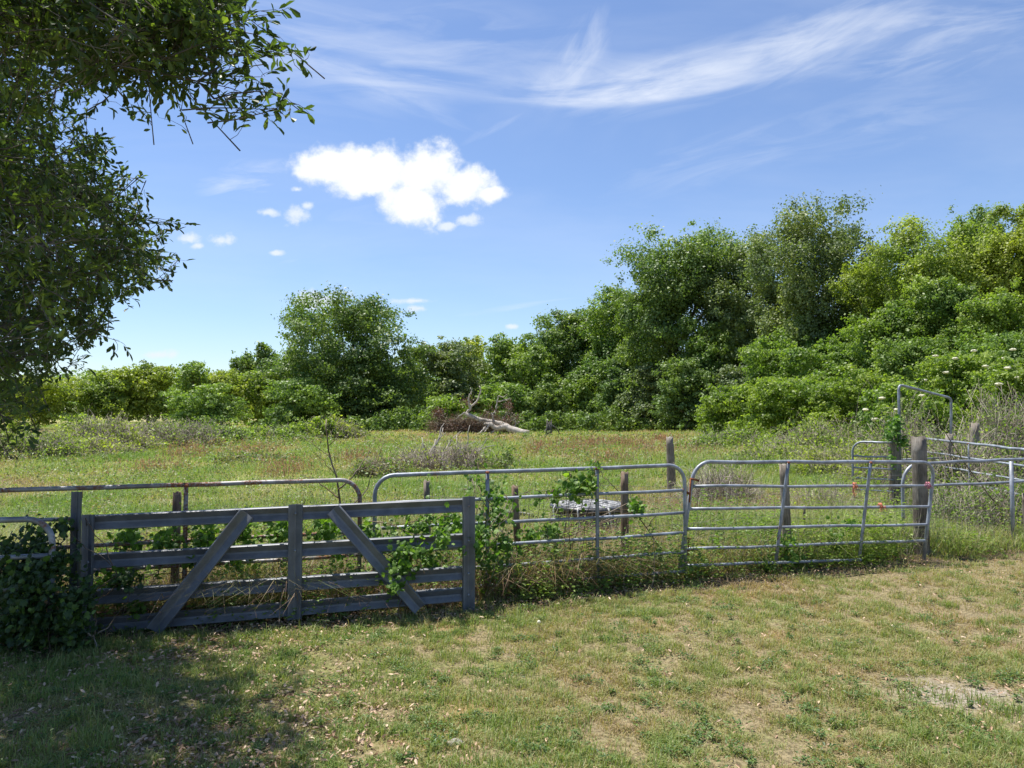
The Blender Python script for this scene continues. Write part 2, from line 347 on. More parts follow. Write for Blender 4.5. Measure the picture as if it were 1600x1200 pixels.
def groundfn(N):
    co = obj_co(N); x, y, z = N.sep(co)
    big = N.noise(co, .55, 4.); mid_ = N.noise(co, 3.2, 5., .6); fine = N.noise(co, 38., 5., .7); vf = N.noise(co, 140., 4., .7)
    soil = N.mix(N.ss(fine, .34, .66), (.1, .082, .045), (.3, .245, .14))
    soil = N.mix(N.m('MULTIPLY', N.ss(vf, .5, .8), .6), soil, (.42, .34, .22))
    grn = N.mix(N.ss(fine, .35, .65), (.08, .09, .03), (.22, .23, .08))
    # greener towards the left and under the trees, drier to the right
    g = N.m('ADD', N.m('SUBTRACT', mid_, N.m('MULTIPLY', x, .03)), N.m('MULTIPLY', N.m('SUBTRACT', big, .5), .7))
    c = N.mix(N.ss(g, .4, .68), soil, grn)
    red = N.m('MULTIPLY', N.ss(N.noise(N.xyz(x, y, 4.), 1.1, 4., .6), .58, .7), .55)
    c = N.mix(red, c, (.34, .2, .1))
    # bare sandy patch
    wx = N.m('ADD', N.m('SUBTRACT', x, 2.62), N.m('MULTIPLY', N.m('SUBTRACT', mid_, .5), 1.3)); wy = N.m('ADD', N.m('SUBTRACT', y, 4.32), N.m('MULTIPLY', N.m('SUBTRACT', N.noise(co, 5., 4.), .5), .9))
    dd = N.m('SQRT', N.m('ADD', N.m('MULTIPLY', wx, wx), N.m('MULTIPLY', N.m('MULTIPLY', wy, wy), 2.2)))
    sand = N.m('MULTIPLY', N.m('MULTIPLY', N.ss(dd, .6, .1), N.ss(fine, .3, .62)), .85)
    c = N.mix(sand, c, N.mix(N.ss(vf, .3, .7), (.24, .2, .165), (.46, .42, .37)))
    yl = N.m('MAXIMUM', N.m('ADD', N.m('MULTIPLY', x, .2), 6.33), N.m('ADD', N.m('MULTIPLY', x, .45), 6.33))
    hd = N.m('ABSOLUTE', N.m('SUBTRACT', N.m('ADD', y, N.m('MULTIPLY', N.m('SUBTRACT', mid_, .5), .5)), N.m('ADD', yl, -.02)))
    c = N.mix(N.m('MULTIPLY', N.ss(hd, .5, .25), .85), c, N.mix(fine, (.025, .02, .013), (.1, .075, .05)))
    # hayfield beyond the gates
    fl = N.mix(N.ss(N.noise(co, .16, 5., .6), .35, .65), (.3, .24, .12), (.2, .24, .06))
    fl = N.mix(N.m('MULTIPLY', N.ss(fine, .35, .7), .6), fl, (.36, .33, .15))
    c = N.mix(N.ss(y, 9., 16.), c, fl)
    return princ(N, c, .95, .1, 0, N.m('ADD', fine, N.m('MULTIPLY', vf, .5)), .7, .02)
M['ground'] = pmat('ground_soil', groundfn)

# ------------------------------------------------------------ ground sheet
def make_ground():
    xs = np.concatenate([-np.geomspace(2500, 9, 26), np.linspace(-8.6, 10.6, 190), np.geomspace(11, 2500, 26)])
    ys = np.concatenate([[-2500, -600, -150, -40, -10, -3], np.linspace(0, 14, 140), np.geomspace(14.5, 3000, 50)])
    X, Y = np.meshgrid(xs, ys); Z = gz(X, Y); far = (np.abs(Y) > 200) | (np.abs(X) > 200); Z[far] = 0
    nx, ny = len(xs), len(ys); i = np.arange(ny - 1)[:, None] * nx + np.arange(nx - 1)[None]
    Q = np.stack([i, i + 1, i + nx + 1, i + nx], -1).reshape(-1, 4)
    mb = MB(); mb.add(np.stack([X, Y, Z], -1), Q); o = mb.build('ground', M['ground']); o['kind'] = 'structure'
make_ground()

# ------------------------------------------------------------ tube gates
def rail_path(p0, p1, n=9, jit=.0035):
    t = np.linspace(0, 1, n)[:, None]; p = p0 * (1 - t) + p1 * t
    p[1:-1, 2] += rng.normal(0, jit, n - 2); return p
def tube_gate(label, A, B, hA, hB, stays=(.33, .67), shear=0., mat='galv', rt=.019, rr=.0155, round_=(1, 1), rc=.17, bars=None, group=None, name='tube_gate', low=None, cat='gate', lastend=1.):
    A = np.array([A[0], A[1], 0.]); B = np.array([B[0], B[1], 0.]); d = B - A; L = np.linalg.norm(d); d = d / L
    root = empty(name, (A[0], A[1], 0), label, cat, group)
    def pt(s, k, off=0.):   # k = rail index (may be fractional) or height via tuple
        h = (1 - s / L) * hA[k] + s / L * hB[k]; return A + d * (s + shear * (h - hA[0])) + np.array([0, 0, h])
    def ph(s, h): return A + d * (s + shear * (h - hA[0])) + np.array([0, 0, h])
    mb = MB(); path = []
    lowA = hA[-1] - .02 if low is None else low; lowB = hB[-1] - .02 if low is None else low
    if round_[0]:
        path.append(ph(0, lowA)); path.append(ph(0, (lowA + hA[0] - rc) / 2))
        for q in np.linspace(0, math.pi / 2, 7): path.append(ph(rc * (1 - math.cos(q)), hA[0] - rc + rc * math.sin(q)))
    else: path.append(pt(0, 0))
    n = max(4, int(L / .35))
    for q in range(1, n): path.append(pt(rc + (L - 2 * rc) * q / n, 0) + [0, 0, rng.normal(0, .003)])
    if round_[1]:
        for q in np.linspace(math.pi / 2, 0, 7): path.append(ph(L - rc * (1 - math.cos(q)), hB[0] - rc + rc * math.sin(q)))
        path.append(ph(L, (lowB + hB[0] - rc) / 2)); path.append(ph(L, lowB))
    else: path.append(pt(L, 0))
    loc = np.array([A[0], A[1], 0])
    tube(mb, np.array(path) - loc, rt, 10); mb.build('frame', M[mat], root)
    for k in range(1, len(hA)):
        e = L * (lastend if k == len(hA) - 1 else 1.)
        mb = MB(); tube(mb, rail_path(pt(0, k), pt(e, k)) - loc, rr, 8); mb.build('rail', M[mat], root)
    for s in stays:
        mb = MB(); off = np.array([d[1], -d[0], 0]) * .022
        p = [ph(L * s, h) + off - loc for h in np.linspace(hA[0] * (1 - s) + hB[0] * s, (lowA if lastend == 1 or s < lastend else lowA + .1), 7)]
        box_stay(mb, p, d, .017, .006); mb.build('stay', M[mat], root)
        mb = MB(); q = ph(L * s, hA[0] * (1 - s) + hB[0] * s) + off - loc
        V, Qs = sph(q + [0, 0, -.004], .021, .55); mb.add(V, Qs); mb.build('weld', M['rust'], root)
    return root, ph, L, loc, d
def sph(c, r, sq=1., nu=8, nv=5):
    V = []
    for i in range(nv + 1):
        p = math.pi * i / nv
        for j in range(nu): q = 2 * math.pi * j / nu; V.append([c[0] + r * math.sin(p) * math.cos(q), c[1] + r * math.sin(p) * math.sin(q), c[2] + r * sq * math.cos(p)])
    i = np.arange(nv)[:, None] * nu; j = np.arange(nu)[None]; j2 = (j + 1) % nu
    return np.array(V), np.stack([i + j, i + nu + j, i + nu + j2, i + j2], -1).reshape(-1, 4)
def box_stay(mb, p, d, w, t):
    p = np.array(p); nrm = np.array([d[1], -d[0], 0]); V = []
    for q in p: V += [q - d * w - nrm * t, q + d * w - nrm * t, q + d * w + nrm * t, q - d * w + nrm * t]
    n = len(p); i = np.arange(n - 1)[:, None] * 4; j = np.arange(4)[None]; j2 = (j + 1) % 4
    Q = np.stack([i + j, i + j2, i + 4 + j2, i + 4 + j], -1).reshape(-1, 4)
    mb.add(V, np.concatenate([Q, [[3, 2, 1, 0], [4 * n - 4, 4 * n - 3, 4 * n - 2, 4 * n - 1]]]))

HG = 'tube gates closing the field'
gA = tube_gate('grey six-bar tube gate in the middle, hung between the guard-beam gate and the rusty hinge', (-1.20, 6.47), (1.70, 7.28),
          [1.10, .855, .64, .43, .24, .07], [1.135, .89, .67, .475, .285, .10], (.335, .69), group=HG)
gB = tube_gate('grey six-bar tube gate leaning sideways beside the thick post, orange twine on its stay', (1.815, 7.34), (4.70, 8.2),
          [1.16, .92, .70, .505, .31, .15], [1.105, .84, .615, .42, .245, .06], (.36, .705), shear=.17, group=HG, lastend=.72)
gL = tube_gate('rusty-topped tube gate at the left, standing behind the guard-beam gate', (-5.6, 5.1), (-1.32, 6.42),
          [1.05, .82, .6, .41, .24, .08], [1.07, .84, .62, .42, .24, .08], (.69,), mat='rustytube', group=HG)
gF = tube_gate('short grey tube gate end poking out of the vines at the left edge', (-6.2, 4.6), (-3.26, 5.26),
          [.9, .64, .42, .22, .1], [.9, .64, .42, .22, .1], (.4,), group=HG, rt=.021, rr=.018)
# hinge between gates A and B
def hinge():
    root, ph, L, loc, d = gB
    mb = MB()
    p = P(1092, 751, 7.33) - loc; q = P(1079, 748, 7.31) - loc; r = P(1078, 772, 7.30) - loc; s = P(1066, 765, 7.27) - loc; e = P(1077, 785, 7.3) - loc
    tube(mb, [p, q], .012, 6); tube(mb, [q, r, e], .009, 6); tube(mb, [s, r], .013, 6)
    mb.build('hinge', M['rust'], root)
    mb = MB()
    for k, (a, b) in enumerate([((1069, 842), (1080, 842)), ((1069, 858), (1079, 858)), ((1070, 840), (1070, 868)), ((1076, 840), (1075, 868)), ((1067, 860), (1083, 859))]):
        tube(mb, [P(*a, 7.3) - loc, P(*b, 7.32) - loc], .007, 6)
    mb.build('latch', M['rust'], root)
hinge()

# ------------------------------------------------------------ guard-beam gate
def wprofile(w, dep):
    t = np.array([-.5, -.475, -.43, -.37, -.08, .04, .09, .38, .44, .48, .5]) * w
    z = np.array([.0, .75, 1., .98, .3, .2, .3, .92, 1., .8, 0]) * dep - .002
    return t, z
def beam(mb, p0, p1, side, nrm, w, dep=.026, th=.004, seg=5):
    t, z = wprofile(w, dep); V = []; m = len(t)
    pts = [p0 * (1 - q) + p1 * q for q in np.linspace(0, 1, seg + 1)]
    for i, p in enumerate(pts):
        jj = rng.normal(0, .0015) if 0 < i < seg else 0
        for s_ in (0, 1):
            for a, b in zip(t, z): V.append(p + side * a + nrm * (b - s_ * th + jj))
    Q = []
    for i in range(seg):
        o = i * 2 * m; o2 = o + 2 * m
        for k in range(m - 1):
            Q.append([o + k, o + k + 1, o2 + k + 1, o2 + k]); Q.append([o + m + k + 1, o + m + k, o2 + m + k, o2 + m + k + 1])
        Q.append([o, o2, o2 + m, o + m]); Q.append([o + m - 1, o + 2 * m - 1, o2 + 2 * m - 1, o2 + m - 1])
    for k in range(m - 1):
        Q.append([k, m + k, m + k + 1, k + 1]); e = seg * 2 * m; Q.append([e + k, e + k + 1, e + m + k + 1, e + m + k])
    mb.add(V, Q)
def beam_gate():
    A = np.array([P(137, 985, 5.62)[0], 5.62, 0]); B = np.array([P(731, 948, 6.2)[0], 6.2, 0])
    d = unit(B - A); L = np.linalg.norm(B - A); nrm = np.array([d[1], -d[0], 0]); up = np.array([0, 0, 1.])
    root = empty('beam_gate', A, 'homemade gate of corrugated grey guard beams with two diagonal braces leaning in front', 'gate')
    W = .115
    hl = [.875, .585, .315, .10]; hr = [.935, .645, .375, .20]
    for a, b in zip(hl, hr):
        mb = MB(); beam(mb, d * .03 + up * (a - W / 2), d * (L - .03) + up * (b - W / 2), up, nrm, W, .034); mb.build('rail', M['beam'], root, smooth=False)
    for s, lo, hi, w in ((0., -.0, .885, .082), (.52, .02, .925, .112), (1., 0.0, .955, .105)):
        mb = MB(); c = d * (L * s) + nrm * .034; beam(mb, c + up * lo, c + up * hi, d, nrm, w, .036); mb.build('upright', M['beam'], root, smooth=False)
    def sc(px, py):     # point on the gate plane under that spot
        r_ = ray(px, py); o = np.array([0, 0, CH]); n = nrm; k = np.dot(A + nrm * .06 - o, n) / np.dot(r_, n); return o + r_ * k - A
    for a, b in (((386, 802), (243, 982)), ((520, 796), (655, 948))):
        p0, p1 = sc(*a), sc(*b); ax = unit(p1 - p0); side = np.cross(nrm, ax)
        mb = MB(); beam(mb, p0, p1 + nrm * .05, side, nrm, .125, .036); mb.build('brace', M['beam'], root, smooth=False)
    mb = MB()
    for a in (245 - 60,):
        q = sc(185, 806); box(mb, q - nrm * .05 + up * .001, .1, .004, .012)
    mb.build('rusty_strip', M['rust'], root, smooth=False)
    for s in (.002, .52, 1.):
        for a, b in zip(hl, hr):
            h = a * (1 - s) + b * s - W / 2; mb = MB(); V, Q = sph(d * (L * s) + nrm * (.042) + up * h, .011, 1.); mb.add(V, Q); mb.build('bolt', M['galv'], root)
    # back posts steel
    return root
beam_gate()
def steel_post(px, Y, top, w, label):
    x = P(px, 800, Y)[0]; root = empty('steel_post', (x, Y, 0), label, 'post')
    mb = MB(); up = np.array([0, 0, 1.]); beam(mb, np.array([0, 0, -.1]), up * top, np.array([1., 0, 0]), np.array([0, -1., 0]), w, .03, .005); mb.build('post_channel', M['beam'], root, smooth=False)
    mb = MB(); box(mb, [0, .02, top - .03], w * .8, .012, .05); mb.build('clip', M['rust'], root, smooth=False)
steel_post(120, 5.72, P(120, 768, 5.72)[2], .07, 'grey channel steel post left of the guard-beam gate')

# ------------------------------------------------------------ posts and wire
def post_mesh(h, r, lean=(0, 0), taper=.93, k=14, split=True, r0=None):
    mb = MB(); n = 9; ang = np.arange(k) * 2 * math.pi / k; ph = rng.random(4) * 6; V = []
    for i in range(n + 1):
        t = i / n; z = -.15 + (h + .15) * t; rr = r * (1 - (1 - taper) * t)
        q = rr * (1 + .06 * np.sin(ang * 2 + ph[0]) + .045 * np.sin(ang * 5 + ph[1]) + .02 * rng.normal(size=k))
        zz = z + (0 if i < n else .012 * np.sin(ang * 3 + ph[2]))
        V.append(np.stack([lean[0] * max(z, 0) + q * np.cos(ang), lean[1] * max(z, 0) + q * np.sin(ang), np.broadcast_to(zz, (k,))], 1))
    V = np.concatenate(V); i = np.arange(n)[:, None] * k; j = np.arange(k)[None]; j2 = (j + 1) % k
    Q = np.stack([i + j, i + j2, i + k + j2, i + k + j], -1).reshape(-1, 4)
    V = np.concatenate([V, [[lean[0] * h, lean[1] * h, h - .012]]]); e = len(V) - 1
    T = [(n * k + q, n * k + (q + 1) % k, e) for q in range(k)]
    mb.add(V, Q, T); return mb
def pxtop(px, py, Y): p = P(px, py, Y); return p[0], p[2]
def fence(label, posts, wire=None, name='wire_fence'):
    x0, z0 = pxtop(posts[0][0], posts[0][1], posts[0][2]); o = np.array([x0, posts[0][2], 0.])
    root = empty(name, o, label, 'fence')
    for px, py, Y, w, lean, mat, lab in posts:
        x, h = pxtop(px, py, Y); pm = post_mesh(h, w / 2, lean)
        po = pm.build('post', M[mat], root); po.location = (x - o[0], Y - o[1], float(gz(x, Y)))
        if lab: po['label'] = lab
    if wire:
        pts = np.array([[P(a, 700, Y)[0], Y] for a, Y in wire[0]]); H = wire[1]; mb = MB()
        seg = np.linalg.norm(np.diff(pts, axis=0), axis=1); cum = np.concatenate([[0], np.cumsum(seg)]); T = cum[-1]
        def at(s, z): return np.array([np.interp(s, cum, pts[:, 0]) - o[0], np.interp(s, cum, pts[:, 1]) - o[1], z])
        for z in H:
            p = [at(s, z * (1 + .03 * math.sin(s * 1.7 + z * 5)) - .02 * math.sin(s * 3.1)) for s in np.arange(0, T, .2)]
            tube(mb, p, .0017, 3, cap=False)
        for s in np.arange(.05, T, .155):
            tube(mb, [at(s + .01 * math.sin(9 * z + s * 4), z * (1 + .03 * math.sin(s * 1.7 + z * 5)) - .02 * math.sin(s * 3.1)) for z in H], .0015, 3, cap=False)
        mb.build('wire_mesh', M['wire'], root)
    return root
fence('old wire mesh fence on brown wooden posts just behind the tube gates',
      [(275, 765, 6.15, .072, (.01, 0), 'postbrown', None), (670, 750, 7.0, .068, (-.02, 0), 'post', None),
       (811, 761, 7.12, .072, (-.045, 0), 'postbrown', 'leaning brown post'), (976, 738, 7.45, .085, (.0, .0), 'postbrown', None),
       (1229, 727, 8.0, .095, (-.03, 0), 'post', None), (1437, 683, 8.62, .178, (-.008, 0), 'darkpost', 'thick weathered grey gatepost')],
      ([(670, 7.04), (811, 7.18), (976, 7.52), (1229, 8.07), (1440, 8.72)], [.05, .2, .35, .5, .64, .77, .88]))
fence('wire mesh hung along the round-pen rails right of the thick gatepost',
      [(1600, 770, 9.5, .05, (0, 0), 'post', None)], ([(1445, 8.8), (1530, 9.1), (1620, 9.55), (1700, 10.1)], [.04, .16, .28, .40, .52, .62]), 'mesh_fence')
for px, py, Y, w, lean, lab in [(1047, 683, 14.5, .14, (-.01, 0), 'lone dark wooden post out in the grass behind the tube gates'),
                                (1053, 693, 15.6, .09, (-.05, 0), 'paler leaning post just behind the lone dark post'),
                                (1397, 678, 12.0, .17, (-.02, 0), 'weathered post topped with green vine beside the corral panel'),
                                (1521, 660, 14.2, .15, (.02, 0), 'slim grey post standing among the brambles at the right'),
                                (1483, 678, 12.6, .12, (0, 0), 'dark post under the tall tube frame'),
                                (1253, 792, 8.5, .03, (.05, 0), 'thin broken stake right of the wooden post behind the sideways-leaning gate')]:
    x, h = pxtop(px, py, Y); tag(post_mesh(h, w / 2, lean).build('wooden_post', M['post']), lab, 'post').location = (x, Y, float(gz(x, Y)))

# corral panels at the right
def XY(px, Y): return (P(px, 700, Y)[0], Y)
CG = 'corral panels at the right'
tube_gate('nearest curved corral panel right of the thick gatepost, running out of frame', XY(1409, 8.95), XY(1700, 9.9),
          [1.03, .75], [1.06, .77], (), group=CG, name='corral_panel', cat='panel', low=.05, rc=.26, rt=.02, rr=.017)
def pole(px, py, Y, lab, r=.028):
    x, h = pxtop(px, py, Y); mb = MB(); tube(mb, [[0, 0, -.1], [0, 0, h * .5], [0, 0, h]], r, 10); 
    o = mb.build('pipe_post', M['galv']); o.location = (x, Y, 0); tag(o, lab, 'post')
pole(1580, 721, 9.12, 'grey steel pipe post holding the nearest corral panel at the right edge', .024)
tube_gate('small low corral panel left of the vine-topped post', XY(1332, 12.3), XY(1395, 11.9), [1.17, .93, .74, .57, .38], [1.17, .93, .74, .57, .38], (), group=CG, name='corral_panel', cat='panel', round_=(1, 0), rt=.018, rr=.014)
tube_gate('corral panel slanting away behind the thick gatepost', XY(1440, 13.4), XY(1650, 9.2), [1.19, .95, .74, .54, .34], [1.15, .93, .73, .54, .34], (.45,), group=CG, name='corral_panel', cat='panel', rt=.02, rr=.016)
def arch():
    Y0, Y1 = 12.0, 12.6; a = P(1404, 601, Y0); b = P(1486, 622, Y1); root = empty('metal_arch', (a[0], Y0, 0), 'tall empty tube frame rising above the brambles behind the corral', 'gate frame')
    o = np.array([a[0], Y0, 0]); A = a - o; B = b - o; rc = .09; t = unit(B - A); p = [[0, 0, 0.], [0, 0, A[2] - rc]]
    p += [A + t * rc * .15 - [0, 0, rc * .4], A + t * rc * .45 - [0, 0, rc * .1], A + t * rc, (A + B) / 2, B - t * rc, B - t * rc * .4 - [0, 0, rc * .12], B - [0, 0, rc * .5], B - [0, 0, rc]]
    p += [[B[0] - .05, B[1], 0]]
    mb = MB(); tube(mb, p, .021, 10); mb.build('hoop', M['galv'], root)
    for f in (.42, .22):
        mb = MB(); tube(mb, [[0, 0, A[2] * f], [B[0] - .04, B[1], A[2] * f]], .015, 8); mb.build('rail', M['galv'], root)
arch()
# baling twine
def twine(px, py, Y, mat, lab, drop, nloop=5, hang=8):
    c = P(px, py, Y); mb = MB()
    for k in range(nloop):
        q = np.linspace(0, 6.3, 12); ax = rng.uniform(-.02, .02); p = np.stack([np.full(12, ax) + .008 * np.sin(q * 2), .026 * np.cos(q), .026 * np.sin(q)], 1); tube(mb, p, .0035, 4)
    for k in range(hang):
        l = rng.uniform(.4, 1) * drop; z = np.linspace(0, -l, 6); p = np.stack([rng.normal(0, .012) + np.cumsum(rng.normal(0, .007, 6)), np.full(6, -.028), z], 1); tube(mb, p, .003, 3)
    tag(mb.build('baling_twine', M[mat], origin=c), lab, 'twine')
    # add() stored local coords; put them at c
for args in [(1336, 758, 7.86, 'twine', 'frayed orange twine knotted on the far stay of the leaning gate', .13),
             (1376, 790, 7.98, 'twine', 'orange twine tied low on a rail right of the frayed knot', .07),
             (1449, 757, 8.17, 'pink', 'pinkish twine tying the leaning gate to the thick gatepost', .05)]:
    px, py, Y, mat, lab, drop = args; c = P(px, py, Y); mb = MB()
    for k in range(5):
        q = np.linspace(0, 6.3, 12); ax = rng.uniform(-.02, .02); tube(mb, np.stack([np.full(12, ax) + .008 * np.sin(q * 2), .028 * np.cos(q), .028 * np.sin(q)], 1), .0038, 4)
    for k in range(9):
        l = rng.uniform(.4, 1) * drop; z = np.linspace(0, -l, 6); tube(mb, np.stack([rng.normal(0, .014) + np.cumsum(rng.normal(0, .008, 6)), np.full(6, -.03), z], 1), .003, 3)
    o = mb.build('baling_twine', M[mat]); o.location = [float(v) for v in c]; tag(o, lab, 'twine')

# black tub with webbing
def tub():
    Y = 9.9; x = P(921, 800, Y)[0]; root = empty('livestock_tub', (x, Y, 0), 'round black tub upside down in the weeds, pale webbing across its ribbed top', 'tub')
    R0, h = .53, .42; k = 48; ang = np.arange(k) * 2 * math.pi / k
    prof = [(R0 * 1.02, 0), (R0 * 1.02, .06), (R0 * .99, .07), (R0 * .985, .2), (R0 * 1.0, .21), (R0 * 1.0, .24), (R0 * .97, .25), (R0 * .95, .37), (R0 * 1.0, .38), (R0 * 1.0, .42), (R0 * .93, .44), (R0 * .85, .4), (0.001, .39)]
    V = np.concatenate([np.stack([r * np.cos(ang), r * np.sin(ang), np.full(k, z)], 1) for r, z in prof])
    i = np.arange(len(prof) - 1)[:, None] * k; j = np.arange(k)[None]; j2 = (j + 1) % k
    mb = MB(); mb.add(V, np.stack([i + j, i + j2, i + k + j2, i + k + j], -1).reshape(-1, 4)); mb.build('shell', M['black'], root)
    mb = MB()
    for a in (.5, -.5):
        c, s = math.cos(a), math.sin(a)
        for q in np.linspace(-.45, .45, 8):
            L = math.sqrt(max(.5 ** 2 - q * q, .001)); t = np.linspace(-L, L, 7)
            p = np.stack([t * c - q * s, t * s + q * c, .432 + .008 * np.cos(t * 20)], 1); tube(mb, p, .0075, 5)
    mb.build('webbing', M['web'], root)
    for a in (-2.7, -1.95, -1.2, -.5, .2):
        mb = MB()
        p = [[R0 * .98 * math.cos(a), R0 * .98 * math.sin(a), .44], [R0 * 1.03 * math.cos(a), R0 * 1.03 * math.sin(a), .4], [R0 * 1.04 * math.cos(a + .05), R0 * 1.04 * math.sin(a + .05), .2], [R0 * 1.08 * math.cos(a + .1), R0 * 1.08 * math.sin(a + .1), 0]]
        tube(mb, p, .011, 5); mb.build('strap', M['web'], root)
    x2 = P(800, 810, 9.3)[0]; r2 = empty('tub_rim', (x2, 9.3, 0), 'half-buried black plastic rim lying left of the upturned tub', 'rim')
    mb = MB(); q = np.linspace(0, 2 * math.pi, 40); tube(mb, np.stack([.5 * np.cos(q), .42 * np.sin(q), .27 + .07 * np.cos(q - 1.9)], 1), .028, 8, cap=False); mb.build('rim', M['black'], r2)
    mb = MB(); q = np.linspace(0, 2 * math.pi, 40); tube(mb, np.stack([.46 * np.cos(q), .38 * np.sin(q), .17 + .06 * np.cos(q - 1.9)], 1), .022, 8, cap=False); mb.build('lower_rim', M['black'], r2)
tub()

# ------------------------------------------------------------ foliage builders
def crown(mb, c, rx, ry, rz, s, n, lobes=16, flat=.6, spiky=.25, rr=(.28, .46), low=-.85, wide=.5, wtop=.0):
    """clumpy crown: lobes, twig clusters on each lobe, leaves in each cluster"""
    c = np.asarray(c, float); R3 = np.array([rx, ry, rz]); cen = []
    for i in range(lobes):
        d = unit(rng.normal(size=3))
        while d[2] < low: d = unit(rng.normal(size=3))
        cen.append(d * rng.uniform(.55, .8))
    cen = np.array(cen + [[0, 0, 0], [0, 0, .4], [.4, 0, -.4], [-.4, 0, -.4], [0, -.4, -.5], [.1, -.3, .1], [.05, 0, .62]]); rl = rng.uniform(rr[0], rr[1], len(cen)); rl[lobes:] = .45; rl[-1] = .38
    nl = len(cen); ns = 26; lob = np.repeat(np.arange(nl), ns); m = nl * ns
    d = rng.normal(size=(m, 3)); d[:, 2] += .3; d = unit(d); rad = rng.uniform(.6, 1.05, m)
    sr = rng.uniform(.038, .072, m) * (rl[lob] / .33) ** .5
    sp = rng.random(m) < spiky * .12; rad[sp] = rng.uniform(1.15, 1.45, sp.sum()); sr[sp] *= .7
    sub = cen[lob] + d * (rl[lob] * rad)[:, None]; val = .6 * rng.random(m) + .4 * rng.random(nl)[lob]
    w = rng.uniform(.6, 1.4, m) * sr ** 1.6; idx = rng.choice(m, n, p=w / w.sum())
    g = rng.normal(size=(n, 3)); off = g * np.array([1, 1, flat]) * sr[idx][:, None]
    q = sub[idx] + off; q *= (np.linalg.norm(q, axis=1) / (np.sum(np.abs(q) ** 3, 1) ** (1 / 3) + 1e-6))[:, None] ** .8; q[:, :2] *= (1 + wide * np.clip(-q[:, 2:], 0, 1) + wtop * np.clip(q[:, 2:], 0, .8)); q[:, 2] = np.maximum(q[:, 2], -1.05); q[:, 2] = np.where(q[:, 2] > 0, q[:, 2] / np.percentile(q[:, 2], 99.6), q[:, 2]); q[:, :2] /= np.percentile(np.abs(q[:, :2]), 98.8)
    sf = 1 / np.percentile(np.abs(cen[:, :2]) + rl[:, None], 92); cen = cen * [sf, sf, 1]
    p = c + q * R3
    nr = unit(d[idx] * .5 + unit(g) * .5 + np.array([0, 0, .35]) + rng.normal(size=(n, 3)) * .6)
    ax = unit(np.cross(nr, rng.normal(size=(n, 3))) + np.array([0, 0, -.15]))
    L = s * rng.uniform(.7, 1.5, n); a = np.clip(.55 * val[idx] + .45 * rng.random(n), 0, 1); ok = p[:, 2] > .02
    cards(mb, p[ok], ax[ok], nr[ok], L[ok], L[ok] * rng.uniform(.5, .8, ok.sum()), a[ok])
    return c + cen * R3
def trunk(mb, base, tips, r0, h, split=.35, k=8):
    base = np.asarray(base, float); top = base + np.array([rng.normal(0, .04) * h, rng.normal(0, .04) * h, h])
    n = 7; t = np.linspace(0, 1, n)[:, None]; p = base * (1 - t) + top * t; p[1:-1, :2] += rng.normal(0, .015 * h, (n - 2, 2))
    tube(mb, p, r0 * np.linspace(1.25, .3, n) * np.array([1.2] + [1] * (n - 1)), k)
    for q in tips:
        i = rng.uniform(split, .8); s = base * (1 - i) + top * i; mid = (s + q) / 2 + [0, 0, -.08 * h] + rng.normal(0, .03 * h, 3)
        tt = np.linspace(0, 1, 6)[:, None]; pp = s * (1 - tt) ** 2 + 2 * mid * tt * (1 - tt) + q * tt ** 2
        tube(mb, pp, r0 * .5 * np.linspace(1, .2, 6), 6)
TG = {}
def tree(name, label, px, pytop, hw, Y, mat, cat='tree', z0=.08, k=1.0, lobes=16, depth=1., s=None, group=None, sc=.0031, spiky=.25, trunk_r=None, rr=(.26, .42), wide=.3, wtop=.25):
    top = P(px, pytop, Y)[2]; x = P(px, 700, Y)[0]; rx = hw / F * Y; gx = float(gz(x, Y))
    zb = top * z0; rz = (top - zb) / 2; c = np.array([0, 0, zb + rz])
    s = s or max(sc * Y, .05); pxs = s * F * .64 / Y
    area = (2 * hw * .64) * (2 * rz * F * .64 / Y); n = int(min(75000, max(1800, k * 9.5 * area / (pxs * pxs * .45))))
    root = empty(name, (x, Y, gx - .03), label, cat, group)
    mb = MB(); tips = crown(mb, c, rx, rx * depth, rz, s, n, lobes, spiky=spiky, rr=rr, wide=wide, wtop=wtop)
    mb.build('crown', M[mat], root, smooth=False)
    mb = MB(); trunk(mb, (0, 0, 0), tips[:10], trunk_r or max(.08, top * .022), top * .72); mb.build('trunk', M['bark'], root)
    return root
